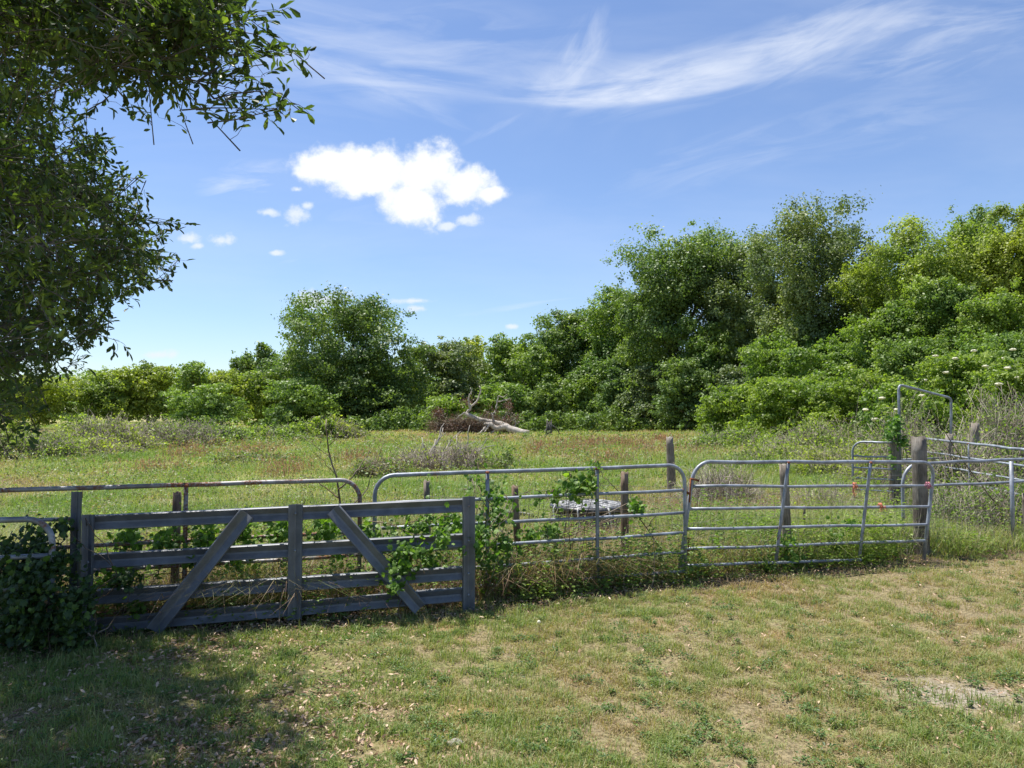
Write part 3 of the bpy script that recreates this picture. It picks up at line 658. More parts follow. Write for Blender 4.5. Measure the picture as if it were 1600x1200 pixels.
# ------------------------------------------------------------ background trees
GB = 'trees along the far edge of the field'
T = [
 # name, label, px, top, halfwidth, Y, mat, kw
 ('shrubby_tree', 'yellow-green tree at the left, mostly behind the hanging oak leaves', 60, 588, 70, 66, 'light', {}),
 ('shrubby_tree', 'yellow-green tree just right of the hanging oak foliage', 175, 578, 48, 70, 'light', {}),
 ('shrubby_tree', 'round yellow-green tree second in the pale clump at the left', 232, 570, 50, 72, 'light', {}),
 ('young_tree', 'greener young tree poking out of the middle of the pale left clump', 302, 566, 28, 68, 'mid', {}),
 ('shrubby_tree', 'broad yellow-green tree ending the pale clump at the left', 345, 580, 48, 70, 'light', {}),
 ('shrubby_tree', 'low olive tree in front of the pale clump, beside the bramble bank', 320, 600, 52, 55, 'mid', {}),
 ('dark_tree', 'small dark tree on the far skyline left of the big rounded oak', 384, 552, 26, 115, 'oak', {}),
 ('dark_tree', 'narrow dark tree just left of the big rounded oak', 412, 538, 24, 100, 'oak', {}),
 ('dark_tree', 'dark bushy tree filling the gap left of the big rounded oak', 452, 560, 34, 92, 'oak', {}),
 ('shrubby_tree', 'pale green tree in front of the narrow dark skyline tree', 412, 578, 42, 74, 'light', {}),
 ('shrubby_tree', 'dense green shrub tree under the left side of the big rounded oak', 470, 592, 62, 68, 'mid', {}),
 ('oak_tree', 'big rounded dark green oak standing alone in the middle distance', 550, 466, 116, 76, 'oak', dict(lobes=30, spiky=.6, k=1.1, rr=(.2, .36), z0=.04)),
 ('grey_green_tree', 'grey-green tree with dark trunk right of the big rounded oak', 700, 536, 66, 82, 'live', dict(lobes=18, rr=(.22, .38))),
 ('shrubby_tree', 'pale tree behind the grey-green tree, left of the fallen tree', 732, 530, 36, 95, 'light', {}),
 ('leafy_tree', 'mid-green tree rising directly behind the fallen tree', 790, 524, 52, 86, 'mid', dict(rr=(.22, .38))),
 ('leafy_tree', 'fresh green tree right of the fallen tree', 838, 542, 42, 76, 'mid', {}),
 ('leafy_tree', 'dark green tree at the start of the tall woods, left of its steep rise', 868, 510, 48, 90, 'oak', {}),
 ('leafy_tree', 'open-crowned tree where the woods step up, left of the pale-topped one', 905, 486, 68, 80, 'oak', dict(lobes=20, spiky=.5)),
 ('leafy_tree', 'broad pale-topped tree on the slope of the woods', 962, 456, 78, 78, 'mid', dict(lobes=20, spiky=.4)),
 ('oak_tree', 'tall ragged oak in the middle of the woods, with a sprig jutting left', 1066, 366, 104, 68, 'oak', dict(lobes=34, spiky=.5, k=1.1, wtop=.3, rr=(.2, .34), z0=.05)),
 ('oak_tree', 'dark oak wedged between the ragged oak and the highest tree', 1165, 378, 84, 64, 'live', dict(lobes=24, spiky=.5, rr=(.2, .34))),
 ('oak_tree', 'highest grey-green oak with pointed top at the right of the woods', 1266, 322, 88, 52, 'live', dict(lobes=34, spiky=.5, k=1.1, wtop=.3, rr=(.2, .34))),
 ('leafy_tree', 'low dark tree behind the right shoulder of the highest oak', 1370, 400, 52, 56, 'mid', dict(spiky=.4)),
 ('pale_tree', 'round yellow-green tree right of the highest oak', 1432, 350, 98, 46, 'light', dict(lobes=26, rr=(.2, .34))),
 ('dark_tree', 'sparse dark treetop peeking over the yellow-green crowns', 1540, 330, 44, 56, 'oak', dict(spiky=.9)),
 ('pale_tree', 'broad yellow-green tree second from the right edge', 1522, 352, 92, 44, 'light', dict(lobes=24, rr=(.2, .34))),
 ('pale_tree', 'yellow-green tree cut off by the right edge of the photo', 1612, 322, 62, 42, 'light', dict(lobes=22, rr=(.2, .34))),
]
for nm, lb, px, py, hw, Y, mt, kw in T: tree(nm, lb, px, py, hw, Y, mt, group=GB, **kw)
def far_wood():
    mb = MB()
    for px in range(-60, 1120, 34):
        Y = rng.uniform(118, 150); t = P(px, rng.uniform(574, 600) - (20 if px > 650 else 0), Y)[2]; x = P(px, 700, Y)[0]
        crown(mb, (x, Y, t / 2), 4.6, 4, t / 2, .42, 2600, 12, wide=.5)
    tag(mb.build('far_wood', M['mid'], smooth=False), 'line of distant trees closing the far side of the field', 'wood', kind='stuff')
far_wood()
# understory at the foot of the woods
U = [
 ('low dark bush at the foot of the big rounded oak', 590, 612, 62, 72, 'oak'), ('bright low bush behind the fallen tree crown', 690, 618, 44, 66, 'bright'),
 ('leafy bush right behind the broken roots of the fallen tree', 790, 600, 44, 70, 'mid'), ('dark bush below the fresh green tree', 850, 600, 40, 70, 'oak'),
 ('grey-green bush beside the dead snag', 905, 575, 46, 72, 'mid'), ('shadowy bush left of the ragged oak trunk', 958, 560, 50, 70, 'oak'),
 ('grey-green bush under the ragged oak', 1010, 570, 48, 66, 'live'), ('leafy bush under the right side of the ragged oak', 1075, 560, 50, 60, 'oak'),
 ('feathery pale bush hanging over the shade between the two tallest oaks', 1108, 500, 52, 62, 'mid'), ('dark bush behind the bright lone shrub', 1150, 575, 58, 58, 'live')]
for lb, px, py, hw, Y, mt in U: tree('bush', lb, px, py, hw, Y, mt, 'bush', z0=.0, lobes=14, wide=.5, group='bushes at the foot of the woods')
V_ = [
 ('rounded bright green shrub at the left end of the vine-covered mass', 1152, 602, 58, 45, 'bright', .0), ('vine-covered hump rising above the rounded bright shrub', 1212, 532, 62, 47, 'bright', 0),
 ('green hump of vines under the highest oak', 1262, 492, 56, 50, 'mid', 0), ('bright hump in front of the highest oak, right of the rounded shrub', 1300, 540, 80, 43, 'bright', 0),
 ('feathery pale hump below the round yellow-green tree', 1390, 478, 70, 42, 'bright', 0), ('dark green vine mound under the yellow-green trees', 1480, 440, 70, 41, 'mid', 0),
 ('bright green vine mound at the far right below the pale trees', 1575, 455, 72, 39, 'bright', 0), ('shaded green hump left of the flowering shrubs', 1440, 530, 70, 37, 'mid', 0),
 ('wide green thicket at the foot of the vine-covered mass', 1250, 590, 80, 38, 'bright', 0), ('tangled green thicket left of the tall tube frame', 1345, 575, 76, 33, 'bright', 0),
 ('shaded green thicket at the right edge above the brambles', 1560, 520, 80, 34, 'mid', 0)]
for lb, px, py, hw, Y, mt, z in V_: tree('vine_thicket', lb, px, py, hw, Y, mt, 'thicket', z0=.0, lobes=22, wide=.5, group='vine-covered thickets on the right', sc=.0034, rr=(.2, .36), spiky=.5)
FL = [('flowering shrub with cream heads behind the tall tube frame', 1415, 596, 66, 25, [(1378, 622), (1402, 640), (1440, 618), (1352, 640), (1366, 655)]),
      ('flowering shrub with flat cream heads at the upper right of the thicket', 1500, 548, 78, 27, [(1462, 556), (1492, 560), (1522, 548), (1565, 560), (1583, 546), (1540, 572), (1478, 582), (1444, 594)]),
      ('leafy flowering shrub cut by the right edge above the brambles', 1590, 560, 56, 23, [(1574, 575), (1590, 590), (1560, 600)])]
for lb, px, py, hw, Y, fl in FL:
    r_ = tree('flowering_shrub', lb, px, py, hw, Y, 'bright', 'shrub', z0=0, lobes=18, wide=.5, group='flowering shrubs', sc=.0042, spiky=.6)
    o = np.array(r_.location)
    for fx, fy in fl:
        c = P(fx, fy, Y - hw / F * Y * .78) - o; V, Q = sph((0, 0, 0), 1, 1, 14, 6); V = V * (1 + rng.normal(0, .16, (len(V), 1))) * [.1, .1, .04]; mb = MB(); mb.add(V + c, Q, None, rng.random(len(V))); mb.build('flower_head', M['flower'], r_, smooth=False)

def undergrowth():
    mb = MB()
    for px in list(range(600, 1180, 17)) + list(range(430, 600, 30)):
        Y = rng.uniform(60, 70); t = P(px, rng.uniform(632, 655), Y)[2]; x = P(px, 700, Y)[0]; crown(mb, (x, Y, t * .42), rng.uniform(1., 1.7), 1., t * .58, .2, 900, 7, wide=.5)
    tag(mb.build('undergrowth', M['oak'], smooth=False), 'shaded undergrowth along the foot of the woods', 'undergrowth', kind='stuff')
undergrowth()
# brambles: arching twigs with sparse leaves
def bramble(name, label, px, pytop, hw, Y, ntw, nlf, mat='mid', rt=.006, cat='brambles', depth=1., group=None, pale=0, flat=1., ls=.0035):
    top = max(.25, P(px, pytop, Y)[2]); x = P(px, 700, Y)[0]; rx = hw / F * Y; ry = rx * depth
    root = empty(name, (x, Y, float(gz(x, Y)) - .02), label, cat, group)
    a = rng.uniform(0, 2 * math.pi, ntw); r = np.sqrt(rng.random(ntw)); b = np.stack([rx * r * np.cos(a), ry * r * np.sin(a), np.zeros(ntw)], 1)
    hh = top * np.sqrt(np.clip(1 - (r * .9) ** 2, .05, 1)) * rng.uniform(.55, 1.08, ntw) * .95
    a2 = rng.uniform(0, 2 * math.pi, ntw); l = rng.uniform(.2, .8, ntw) * min(top, 1.4) * flat
    e = b + np.stack([l * np.cos(a2), l * np.sin(a2), hh * rng.uniform(-.2, .9, ntw)], 1); e[:, 2] = np.clip(e[:, 2], 0.02, top * 1.1)
    nz = fb(b[:, 0] + x, b[:, 1] + Y, max(.5, rx * .35), 51); hh *= .35 + 1.25 * nz
    sg = np.stack([rng.normal(0, .1, ntw), rng.normal(0, .1, ntw), hh * .75], 1)
    mb = MB(); pts = arcs(mb, b, e, sg, rng.uniform(.6, 1.4, ntw) * rt, 3, 5, jit=.03 * top)
    mb.build('stems', M['twig'], root)
    if pale:
        mb = MB()
        for q in range(pale):
            c = np.array([rng.uniform(-.5, .7) * rx, rng.uniform(-.4, .2) * ry, .1]); d = unit(np.array([rng.uniform(-.3, 1), rng.normal(0, .3), rng.uniform(.1, .6)])); n = 6
            p = c + d * np.linspace(0, rng.uniform(.7, 1.4) * top * 1.35, n)[:, None] + np.cumsum(rng.normal(0, .05, (n, 3)), 0); tube(mb, p, rt * 4.2 * np.linspace(1, .3, n), 6)
        mb.build('pale_branch', M['pale'], root)
    if nlf:
        cl = rng.choice(ntw, max(8, ntw // 3)); i = rng.choice(cl, nlf); j = rng.integers(1, 6, nlf); p = pts[i, j] + rng.normal(0, .07 * max(top, .7), (nlf, 3)); p[:, 2] = np.abs(p[:, 2])
        s = max(ls * Y, .03) * rng.uniform(.7, 1.4, nlf); mb = MB()
        cards(mb, p, rng.normal(size=(nlf, 3)), np.array([0, 0, .7]) + rng.normal(size=(nlf, 3)) * .7, s, s * .65, np.clip(rng.random(nlf), 0, 1)); mb.build('foliage', M[mat], root, smooth=False)
    return root
BG = 'bramble banks at the edge of the field'
bramble('bramble_bank', 'long bank of grey-brown brambles in front of the pale trees at the left', 262, 655, 70, 33, 2200, 4500, 'light', .008, depth=.6, group=BG)
bramble('bramble_bank', 'bramble bank with greener leaves left of the grey-brown one', 165, 660, 70, 30, 2000, 6000, 'light', .008, depth=.6, group=BG)
bramble('bramble_bank', 'nearer low brown bramble hump below the left bank', 140, 684, 80, 27, 1800, 3500, 'light', .007, depth=.5, group=BG)
bramble('bramble_bank', 'leafy green bramble mound under the hanging oak leaves at the left edge', 40, 672, 78, 25, 1300, 9000, 'light', .007, depth=.5, group=BG)
bramble('bramble_bank', 'small leafy mound at the foot of the olive tree', 345, 660, 40, 38, 600, 5000, 'mid', .008, depth=.6, group=BG)
bramble('bramble_bank', 'low green scrub between the olive tree and the big oak', 430, 662, 66, 42, 1200, 8000, 'mid', .008, depth=.6, group=BG)
bramble('bramble_bank', 'pale dry scrub at the foot of the big rounded oak', 515, 656, 54, 44, 1700, 4000, 'light', .009, depth=.5, group=BG)
bramble('bush', 'single bright green sprout in the scrub left of the big oak', 504, 644, 15, 43, 60, 1800, 'bright', .008, 'bush')
bramble('bush', 'bright leafy bush behind the brambles at the left', 130, 640, 30, 42, 60, 3500, 'bright', .008, 'bush')
bramble('brush_pile', 'grey heap of dead brush in the grass with pale branches sticking out', 690, 690, 72, 21, 1500, 900, 'light', .007, 'brush pile', depth=.6, pale=14)
bramble('bush', 'small dark green weed bush right of the grey brush heap', 790, 694, 20, 20.5, 60, 900, 'oak', .005, 'bush')
bramble('bramble_bank', 'dry tangle of stems in front of the wide thicket', 1290, 655, 90, 26, 1300, 8000, 'bright', .007, depth=.5, group=BG)
bramble('bramble_bank', 'low bushy stems below the rounded bright shrub', 1150, 668, 70, 32, 900, 6000, 'mid', .007, depth=.5, group=BG)
bramble('bramble_bank', 'grey bramble tangle at the right edge behind the corral', 1570, 600, 66, 17, 1100, 7000, 'bright', .006, depth=.6, group=BG)
bramble('bramble_bank', 'leafy bramble heap inside the corral, right of the thick gatepost', 1500, 665, 60, 12.6, 900, 5500, 'bright', .005, depth=.7, group=BG)
bramble('bramble_bank', 'bramble clump around the legs of the tall tube frame', 1425, 640, 44, 15, 500, 5000, 'bright', .005, depth=.8, group=BG)
bramble('bramble_bank', 'leafy weeds piled against the corral mesh at the right edge', 1545, 745, 90, 10.3, 600, 5500, 'bright', .004, depth=.6, group=BG)
bramble('dry_shrub', 'dry thorny tangle just behind the two gates right of the lone post', 1120, 722, 50, 12.5, 900, 900, 'light', .004, 'shrub', depth=.8)
bramble('dry_shrub', 'grey-pink dry grass tangle behind the sideways-leaning gate', 1290, 745, 60, 10.6, 900, 900, 'light', .003, 'shrub', depth=.8)

for lb, px, py, hw, Y, ntw, nlf in [('low pale scrub rising at the right of the pasture, before the dry tangle', 1200, 690, 60, 21, 700, 5000), ('scrubby weeds between the leaning gate and the vine thickets', 1300, 692, 60, 18.5, 700, 5500),
        ('leafy scrub left of the small low corral panel', 1375, 682, 40, 16, 500, 4500), ('scrubby weeds at the left of the grey brush heap', 590, 712, 40, 19, 400, 2200), ('low weeds in the pasture above the rusty gate', 400, 705, 60, 24, 400, 3000)]:
    bramble('scrub_patch', lb, px, py, hw, Y, ntw, nlf, 'pasture' if px < 700 else 'light', .005, 'scrub', depth=.6, group='scrub patches in the pasture')
# bare sapling behind the guard-beam gate
def bare_sapling(label, px, Y, segs):
    b = P(px, 800, Y); root = np.array([b[0], Y, 0.]); mb = MB()
    for path, r in segs:
        p = np.array([P(a, c, Y + dy) for a, c, dy in path]) - root; n = 12; t = np.linspace(0, len(p) - 1, n)
        q = np.stack([np.interp(t, np.arange(len(p)), p[:, i]) for i in range(3)], 1); q[1:-1] += rng.normal(0, .006, (n - 2, 3)); tube(mb, q, 1.4 * r * np.linspace(1, .4, n), 5)
    o = mb.build('bare_sapling', M['stem']); o.location = root; tag(o, label, 'sapling')
bare_sapling('leafless twiggy sapling rising behind the rusty gate end', 535, 6.9,
    [([(545, 900, 0), (530, 770, 0), (512, 700, .1), (510, 655, .2)], .009), ([(532, 780, 0), (500, 755, .1), (470, 742, .1)], .005), ([(528, 765, 0), (560, 735, 0), (580, 700, .2)], .006),
     ([(540, 800, 0), (570, 770, 0), (600, 690, .2)], .005), ([(515, 715, 0), (490, 695, 0), (470, 680, .1)], .003), ([(560, 735, 0), (585, 725, 0), (600, 715, .1)], .003), ([(512, 700, 0), (528, 680, 0), (535, 665, .1)], .003), ([(522, 740, 0), (500, 715, 0), (488, 705, 0)], .003)])
bare_sapling('dry stem leaning across the right end of the middle gate', 1000, 7.6, [([(1060, 905, 0), (1030, 850, 0), (985, 790, 0), (945, 745, 0)], .006), ([(1010, 825, 0), (1030, 800, 0), (1040, 780, 0)], .003)])
bare_sapling('long straw-coloured stalk slanting down past the thick gatepost', 1520, 9.6, [([(1560, 790, 0), (1515, 735, 0), (1470, 665, 0), (1455, 640, 0)], .006), ([(1500, 735, 0), (1480, 700, 0), (1440, 660, .1)], .004)])

# fallen tree
def fallen():
    Y = 55.; o = np.array([P(760, 700, Y)[0], Y, 0]); root = empty('fallen_tree', o, 'bleached uprooted tree lying in the field in front of the woods', 'fallen tree')
    def tb(nm, path, r0, r1, mat='pale'):
        p = np.array([P(a, c, Y + dy) for a, c, dy in path]) - o; n = 14; t = np.linspace(0, len(p) - 1, n)
        q = np.stack([np.interp(t, np.arange(len(p)), p[:, i]) for i in range(3)], 1); q[1:-1] += rng.normal(0, .025, (n - 2, 3)); mb = MB(); tube(mb, q, np.linspace(r0, r1, n) * 1.25, 8); mb.build(nm, M[mat], root)
    tb('trunk', [(826, 678, -1.), (800, 672, -.5), (780, 662, 0), (762, 658, 0), (748, 656, 0), (728, 646, 0)], .22, .12)
    tb('limb', [(800, 673, -.5), (790, 666, -.3), (775, 670, -.3), (768, 664, -.3), (757, 662, -.1)], .2, .12)
    for path, r0 in [([(728, 647, 0), (734, 640, 0), (736, 634, 0), (748, 624, 0), (752, 610, 0), (749, 603, 0)], .09), ([(734, 637, 0), (732, 625, 0), (733, 617, 0), (738, 612, 0), (735, 606, 0)], .06),
                     ([(726, 645, 0), (716, 652, .3), (706, 660, .5)], .06), ([(770, 658, 0), (770, 650, 0), (768, 645, 0)], .07), ([(758, 668, -.5), (752, 676, -.8), (738, 681, -1)], .07),
                     ([(765, 664, -.3), (757, 675, -.8)], .08), ([(775, 670, -.2), (764, 681, -.6), (752, 680, -.8)], .07), ([(802, 672, 0), (806, 660, .2), (804, 655, .2)], .05), ([(775, 640, 1), (777, 626, 1), (779, 618, 1)], .05),
                     ([(777, 628, 1), (790, 625, 1), (797, 622, 1)], .04), ([(779, 619, 1), (786, 620, 1), (793, 616, 1)], .04), ([(768, 650, 1), (775, 640, 1)], .06), ([(740, 665, .5), (720, 670, .5), (708, 674, .3)], .06), ([(786, 655, .8), (796, 640, .8)], .04)]:
        tb('branch', path, r0, r0 * .3)
    for cx, cy, rx, rz, n in [(715, 667, 1.7, .55, 2400), (700, 671, 1.1, .45, 1300), (742, 668, 1.0, .5, 1200), (685, 646, .5, .35, 500), (770, 655, .8, .8, 500), (795, 635, .35, .4, 200), (728, 628, .8, .3, 150), (800, 655, .7, .5, 250)]:
        c = P(cx, cy, Y + .8) - o; mb = MB(); q = rng.normal(size=(n, 3)) * [rx * .5, .5, rz * .6] + c; q[:, 2] = np.abs(q[:, 2])
        s = rng.uniform(.08, .22, n); cards(mb, q, rng.normal(size=(n, 3)), rng.normal(size=(n, 3)), s, s * .5, rng.random(n)); mb.build('dead_foliage', M['deadleaf'], root, smooth=False)
    n = 1100; mb = MB(); b = np.stack([rng.uniform(-4.2, 1.8, n), rng.uniform(-.3, 1.6, n), rng.uniform(.0, 1.1, n)], 1); arcs(mb, b, b + rng.normal(0, .6, (n, 3)) * [1, .6, .8], rng.normal(0, .1, (n, 3)), rng.uniform(.01, .03, n)); mb.build('dead_twigs', M['stem'], root)
fallen()
def snag():
    Y = 52.; x = P(857, 700, Y)[0]; mb = MB()
    for k in range(6): tube(mb, [[rng.normal(0, .15), 0, -.1], [rng.normal(0, .12), 0, .4], [rng.normal(0, .15), 0, rng.uniform(.7, 1.3)]], [.16, .12, .03], 6)
    tube(mb, [[.1, 0, .9], [.6, 0, .5], [.9, 0, 0]], [.06, .05, .03], 6); o = mb.build('dead_snag', M['bark']); o.location = (x, Y, 0); tag(o, 'dark splintered stump right of the fallen tree', 'stump')
snag()

# ------------------------------------------------------------ near oak at the left
def near_oak():
    tr = np.array([-6.4, 6.6, 0.]); root = empty('oak_tree', tr, 'near oak whose dark leafy boughs hang across the upper left', 'tree')
    spr = []   # (position, direction, length)
    def region(poly_rows, n, Ya, Yb):
        # poly_rows: (py, xleft, xright)
        rows = np.array(poly_rows, float); w = []
        py = rng.uniform(rows[0, 0], rows[-1, 0], n * 3); xl = np.interp(py, rows[:, 0], rows[:, 1]); xr = np.interp(py, rows[:, 0], rows[:, 2])
        keep = rng.random(n * 3) < (xr - xl) / (rows[:, 2] - rows[:, 1]).max(); py, xl, xr = py[keep][:n], xl[keep][:n], xr[keep][:n]
        for a, l, r in zip(py, xl, xr):
            px = rng.uniform(l, r); Y = rng.uniform(Ya, Yb); spr.append((P(px, a, Y), None))
    # hanging outer bough, close to the lens: upper edge of the picture
    region([(-70, -100, 390), (0, -60, 395), (50, 0, 385), (85, 130, 355), (115, 190, 310), (135, 215, 270)], 230, 3.0, 3.9)
    region([(-160, -150, 230), (0, -60, 300), (60, -60, 290), (100, -60, 170), (150, -60, 90)], 210, 4.2, 6.0)
    region([(150, -60, 95), (190, -60, 130), (225, -60, 165), (260, -60, 195), (300, -60, 218), (345, -60, 235), (400, -60, 255), (440, -60, 235), (480, -60, 195), (520, -60, 165), (560, -60, 110), (600, -60, 80), (640, -60, 55), (670, -60, 40)], 480, 4.6, 6.6)
    region([(190, -60, 60), (300, -60, 180), (400, -60, 230), (480, -60, 160), (560, -60, 90), (640, -60, 40)], 120, 3.6, 4.6)
    for px, py, Y, dx, dz in [(395, 150, 3.1, 1, -.25), (350, 135, 3.1, 1, -.2), (430, 172, 3.1, 1, .0), (455, 160, 3.1, 1, .25), (410, 120, 3.2, 1, -.1), (425, 80, 3.3, 1, -.1), (455, 85, 3.3, 1, .0), (250, 345, 4.4, 1, .05), (290, 350, 4.4, 1, .0), (430, 15, 3.4, 1, .1), (265, 400, 4.8, 1, .3), (190, 535, 4.6, .8, -.4)]:
        spr.append((P(px, py, Y), np.array([dx, 0, dz])))
    # rest of the crown above and outside the picture (it shades the lawn)
    for i in range(150):
        y_ = rng.uniform(3.6, 7.6); spr.append((np.array([rng.uniform(-7.5, -3.), y_, max(rng.uniform(4.6, 7.2), 1.95 + .62 * y_)]), None))
    for i in range(160):
        spr.append((np.array([rng.uniform(-8.5, -4.9), rng.uniform(3.2, 7.0), rng.uniform(1.2, 5)]), None))
    for i in range(300):
        y_ = rng.uniform(4.6, 8.2); spr.append((np.array([-y_ * rng.uniform(.64, 1.3), y_, rng.uniform(3.2, 6.2)]), None))
    lf = MB(); tw = MB(); B0 = []; B1 = []; BR = []; lb = []; la = []; lc = []; ll = []; col_ = []
    for p, d in spr:
        if d is None: d = unit(np.array([1., -.25, -.15]) * rng.uniform(.3, 1.2) + rng.normal(size=3) * .55)
        d = unit(d); val = rng.random() * .55
        Lm = rng.uniform(.28, .5); s0 = p - d * Lm; B0.append(s0); B1.append(p); BR.append(.0035)
        for t in np.linspace(.15, 1, 7):
            q = s0 + d * Lm * t; sd_ = unit(d * .7 + rng.normal(size=3) * .65); L2 = rng.uniform(.07, .16) * (1.15 - t * .5); e = q + sd_ * L2
            B0.append(q); B1.append(e); BR.append(.0018)
            for u in np.linspace(.25, 1, 5):
                lb.append(q + sd_ * L2 * u); la.append(unit(sd_ * .8 + rng.normal(size=3) * .6 + [0, 0, -.08])); ll.append(rng.uniform(.036, .074)); col_.append(val)
    lb = np.array(lb); la = np.array(la); n = len(lb); ll = np.array(ll); 
    nr = unit(np.array([0, 0, 1.]) + rng.normal(size=(n, 3)) * .55)
    val = np.clip(np.array(col_) + rng.random(n) * .45, 0, 1)
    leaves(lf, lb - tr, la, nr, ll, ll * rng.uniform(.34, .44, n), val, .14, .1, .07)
    # limbs: crooked boughs from the trunk out to groups of sprays
    B0 = np.array(B0) - tr; B1 = np.array(B1) - tr; arcs(tw, B0, B1, rng.normal(0, .012, (len(B0), 3)), np.array(BR), 4, 3)
    pos = np.array([q[0] for q in spr]) - tr; k = 150; cen = pos[rng.choice(len(pos), k, replace=False)]
    lab = np.argmin(((pos[:, None] - cen[None]) ** 2).sum(-1), 1)
    limb = MB(); H = np.array([0, 0, 1.9])
    tube(limb, [[0, 0, -.2], [.05, 0, .6], [0, .05, 1.6], [.1, 0, 3.2], [.3, -.1, 5.2], [.35, -.2, 7.]], [.34, .27, .24, .2, .12, .05], 14)
    cc = np.array([pos[lab == i].mean(0) if (lab == i).any() else cen[i] for i in range(k)]) - [.2, 0, 0]
    dist = np.linalg.norm((cc - [0, 0, 2.6]) * [1, 1, .8], axis=1); order = np.argsort(dist); par = {}
    for n_, i in enumerate(order):
        best = -1; bd = dist[i] * .8 if n_ > 4 else 0
        for j in order[:n_]:
            g = np.linalg.norm(cc[i] - cc[j])
            if n_ > 4 and g < bd: bd = g; best = j
        par[i] = best
    load = np.ones(k)
    for i in order[::-1]:
        if par[i] >= 0: load[par[i]] += load[i]
    for i in order:
        r1 = .0045 * load[i] ** .5; e = cc[i]
        if par[i] < 0: s = np.array([.05, 0, np.clip(e[2] * .55, 1.1, 5.)]); r0 = r1 * 1.6
        else: s = cc[par[i]]; r0 = min(.0045 * load[par[i]] ** .5, r1 * 1.4)
        mid = (s + e) / 2 + [0, 0, .1 * np.linalg.norm(e - s)]; t = np.linspace(0, 1, 7)[:, None]; pp = s * (1 - t) ** 2 + 2 * mid * t * (1 - t) + e * t * t; pp[1:-1] += rng.normal(0, .02, (5, 3)); tube(limb, pp, np.linspace(r0, r1, 7), 6)
        m = lab == i; arcs(limb, np.repeat(e[None], m.sum(), 0), pos[m], rng.normal(0, .04, (m.sum(), 3)), np.full(m.sum(), .0035), 4, 5, jit=.01)
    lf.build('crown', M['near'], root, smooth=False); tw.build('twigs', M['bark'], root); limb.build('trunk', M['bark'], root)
near_oak()

# ------------------------------------------------------------ climbing vines on the gates
_lobe = [(0, 0)] + [(r * math.cos(a), r * math.sin(a)) for a, r in [(R(-160), .42), (R(-110), .5), (R(-70), .36), (R(-40), .56), (R(-18), .4), (R(0), .68), (R(18), .4), (R(40), .56), (R(70), .36), (R(110), .5), (R(160), .42)]]
_lobe = np.array(_lobe)
def vine_leaves(mb, c, s, a, up=.35):
    n = len(c); nr = unit(np.array([-.15, -.45, up]) + rng.normal(size=(n, 3)) * .45); ax = unit(np.cross(nr, rng.normal(size=(n, 3))) + np.array([0, 0, -.5]))
    ax = unit(ax - nr * (ax * nr).sum(1, keepdims=True)); sd_ = np.cross(nr, ax); m = len(_lobe)
    V = c[:, None] + (ax[:, None] * _lobe[None, :, :1] + sd_[:, None] * _lobe[None, :, 1:]) * s[:, None, None] - nr[:, None] * (((_lobe ** 2).sum(1))[None, :, None] * .35 * s[:, None, None])
    i = (np.arange(n) * m)[:, None, None]; k = np.arange(1, m); T = np.stack([np.zeros(m - 1, int), k, np.roll(k, -1)], 1)[None]
    mb.add(V.reshape(-1, 3), None, (i + T).reshape(-1, 3), np.repeat(a, m))
def vine(label, spots, Y0, n, size=.06, stems=14, name='climbing_vine', mat='vine'):
    """spots: (px, py, radius_px, weight, dY)"""
    sp = np.array(spots, float); o = np.array([P(sp[0, 0], 900, Y0)[0], Y0, 0.]); root = empty(name, o, label, 'vine', 'vines on the gates')
    w = sp[:, 3] / sp[:, 3].sum(); i = rng.choice(len(sp), n, p=w); rad = sp[i, 2]
    a = rng.uniform(0, 6.28, n); r = rad * np.abs(rng.normal(0, .55, n)); px = sp[i, 0] + r * np.cos(a); py = sp[i, 1] + r * np.sin(a)
    c = np.array([P(x, y, Y0 + d + rng.normal(0, .09)) for x, y, d in zip(px, py, sp[i, 4])]) - o; c[:, 2] = np.maximum(c[:, 2], .02)
    mb = MB(); vine_leaves(mb, c, size * rng.uniform(.55, 1.3, n), rng.random(n)); mb.build('foliage', M[mat], root, smooth=False)
    for k in range(stems):
        mb = MB(); j = rng.integers(len(sp)); q = P(sp[j, 0] + rng.normal(0, sp[j, 2] * .5), sp[j, 1] + rng.normal(0, sp[j, 2] * .4), Y0 + sp[j, 4]) - o
        b = np.array([q[0] + rng.normal(0, .15), rng.normal(0, .08), 0])
        if k % 4: j = rng.integers(len(sp)); b = P(sp[j, 0] + rng.normal(0, sp[j, 2] * .6), sp[j, 1] + rng.normal(0, sp[j, 2] * .5), Y0 + sp[j, 4]) - o
        t = np.linspace(0, 1, 9)[:, None]; p = b * (1 - t) + q * t; p[1:-1] += np.cumsum(rng.normal(0, .02, (7, 3)), 0); tube(mb, p, np.linspace(.005, .002, 9), 5); mb.build('stem', M['stem'], root)
vine('leafy vine sprawling over the right half of the guard-beam gate', [(610, 845, 46, 2, .25), (660, 825, 50, 3, .3), (625, 885, 26, 3, -.1), (616, 918, 18, 1.8, -.16), (632, 860, 22, 2, -.1), (700, 820, 50, 2, .2), (575, 830, 36, 1, .3), (670, 880, 36, 2, .2), (530, 870, 46, 1.2, .3), (690, 845, 20, 1.6, -.1), (560, 900, 40, 1, .25), (655, 860, 24, 1, -.08)], 6.1, 1500, .044)
vine('bright vine wrapped round the right upright of the guard-beam gate', [(750, 835, 34, 3, 0), (775, 805, 30, 2, .15), (742, 855, 24, 2, -.15), (765, 885, 40, 1.5, .15), (790, 850, 36, 1.5, .2), (760, 765, 34, 1, .4), (740, 745, 26, .6, .5), (710, 825, 36, 1.5, .2), (780, 780, 30, .8, .3)], 6.45, 900, .045)
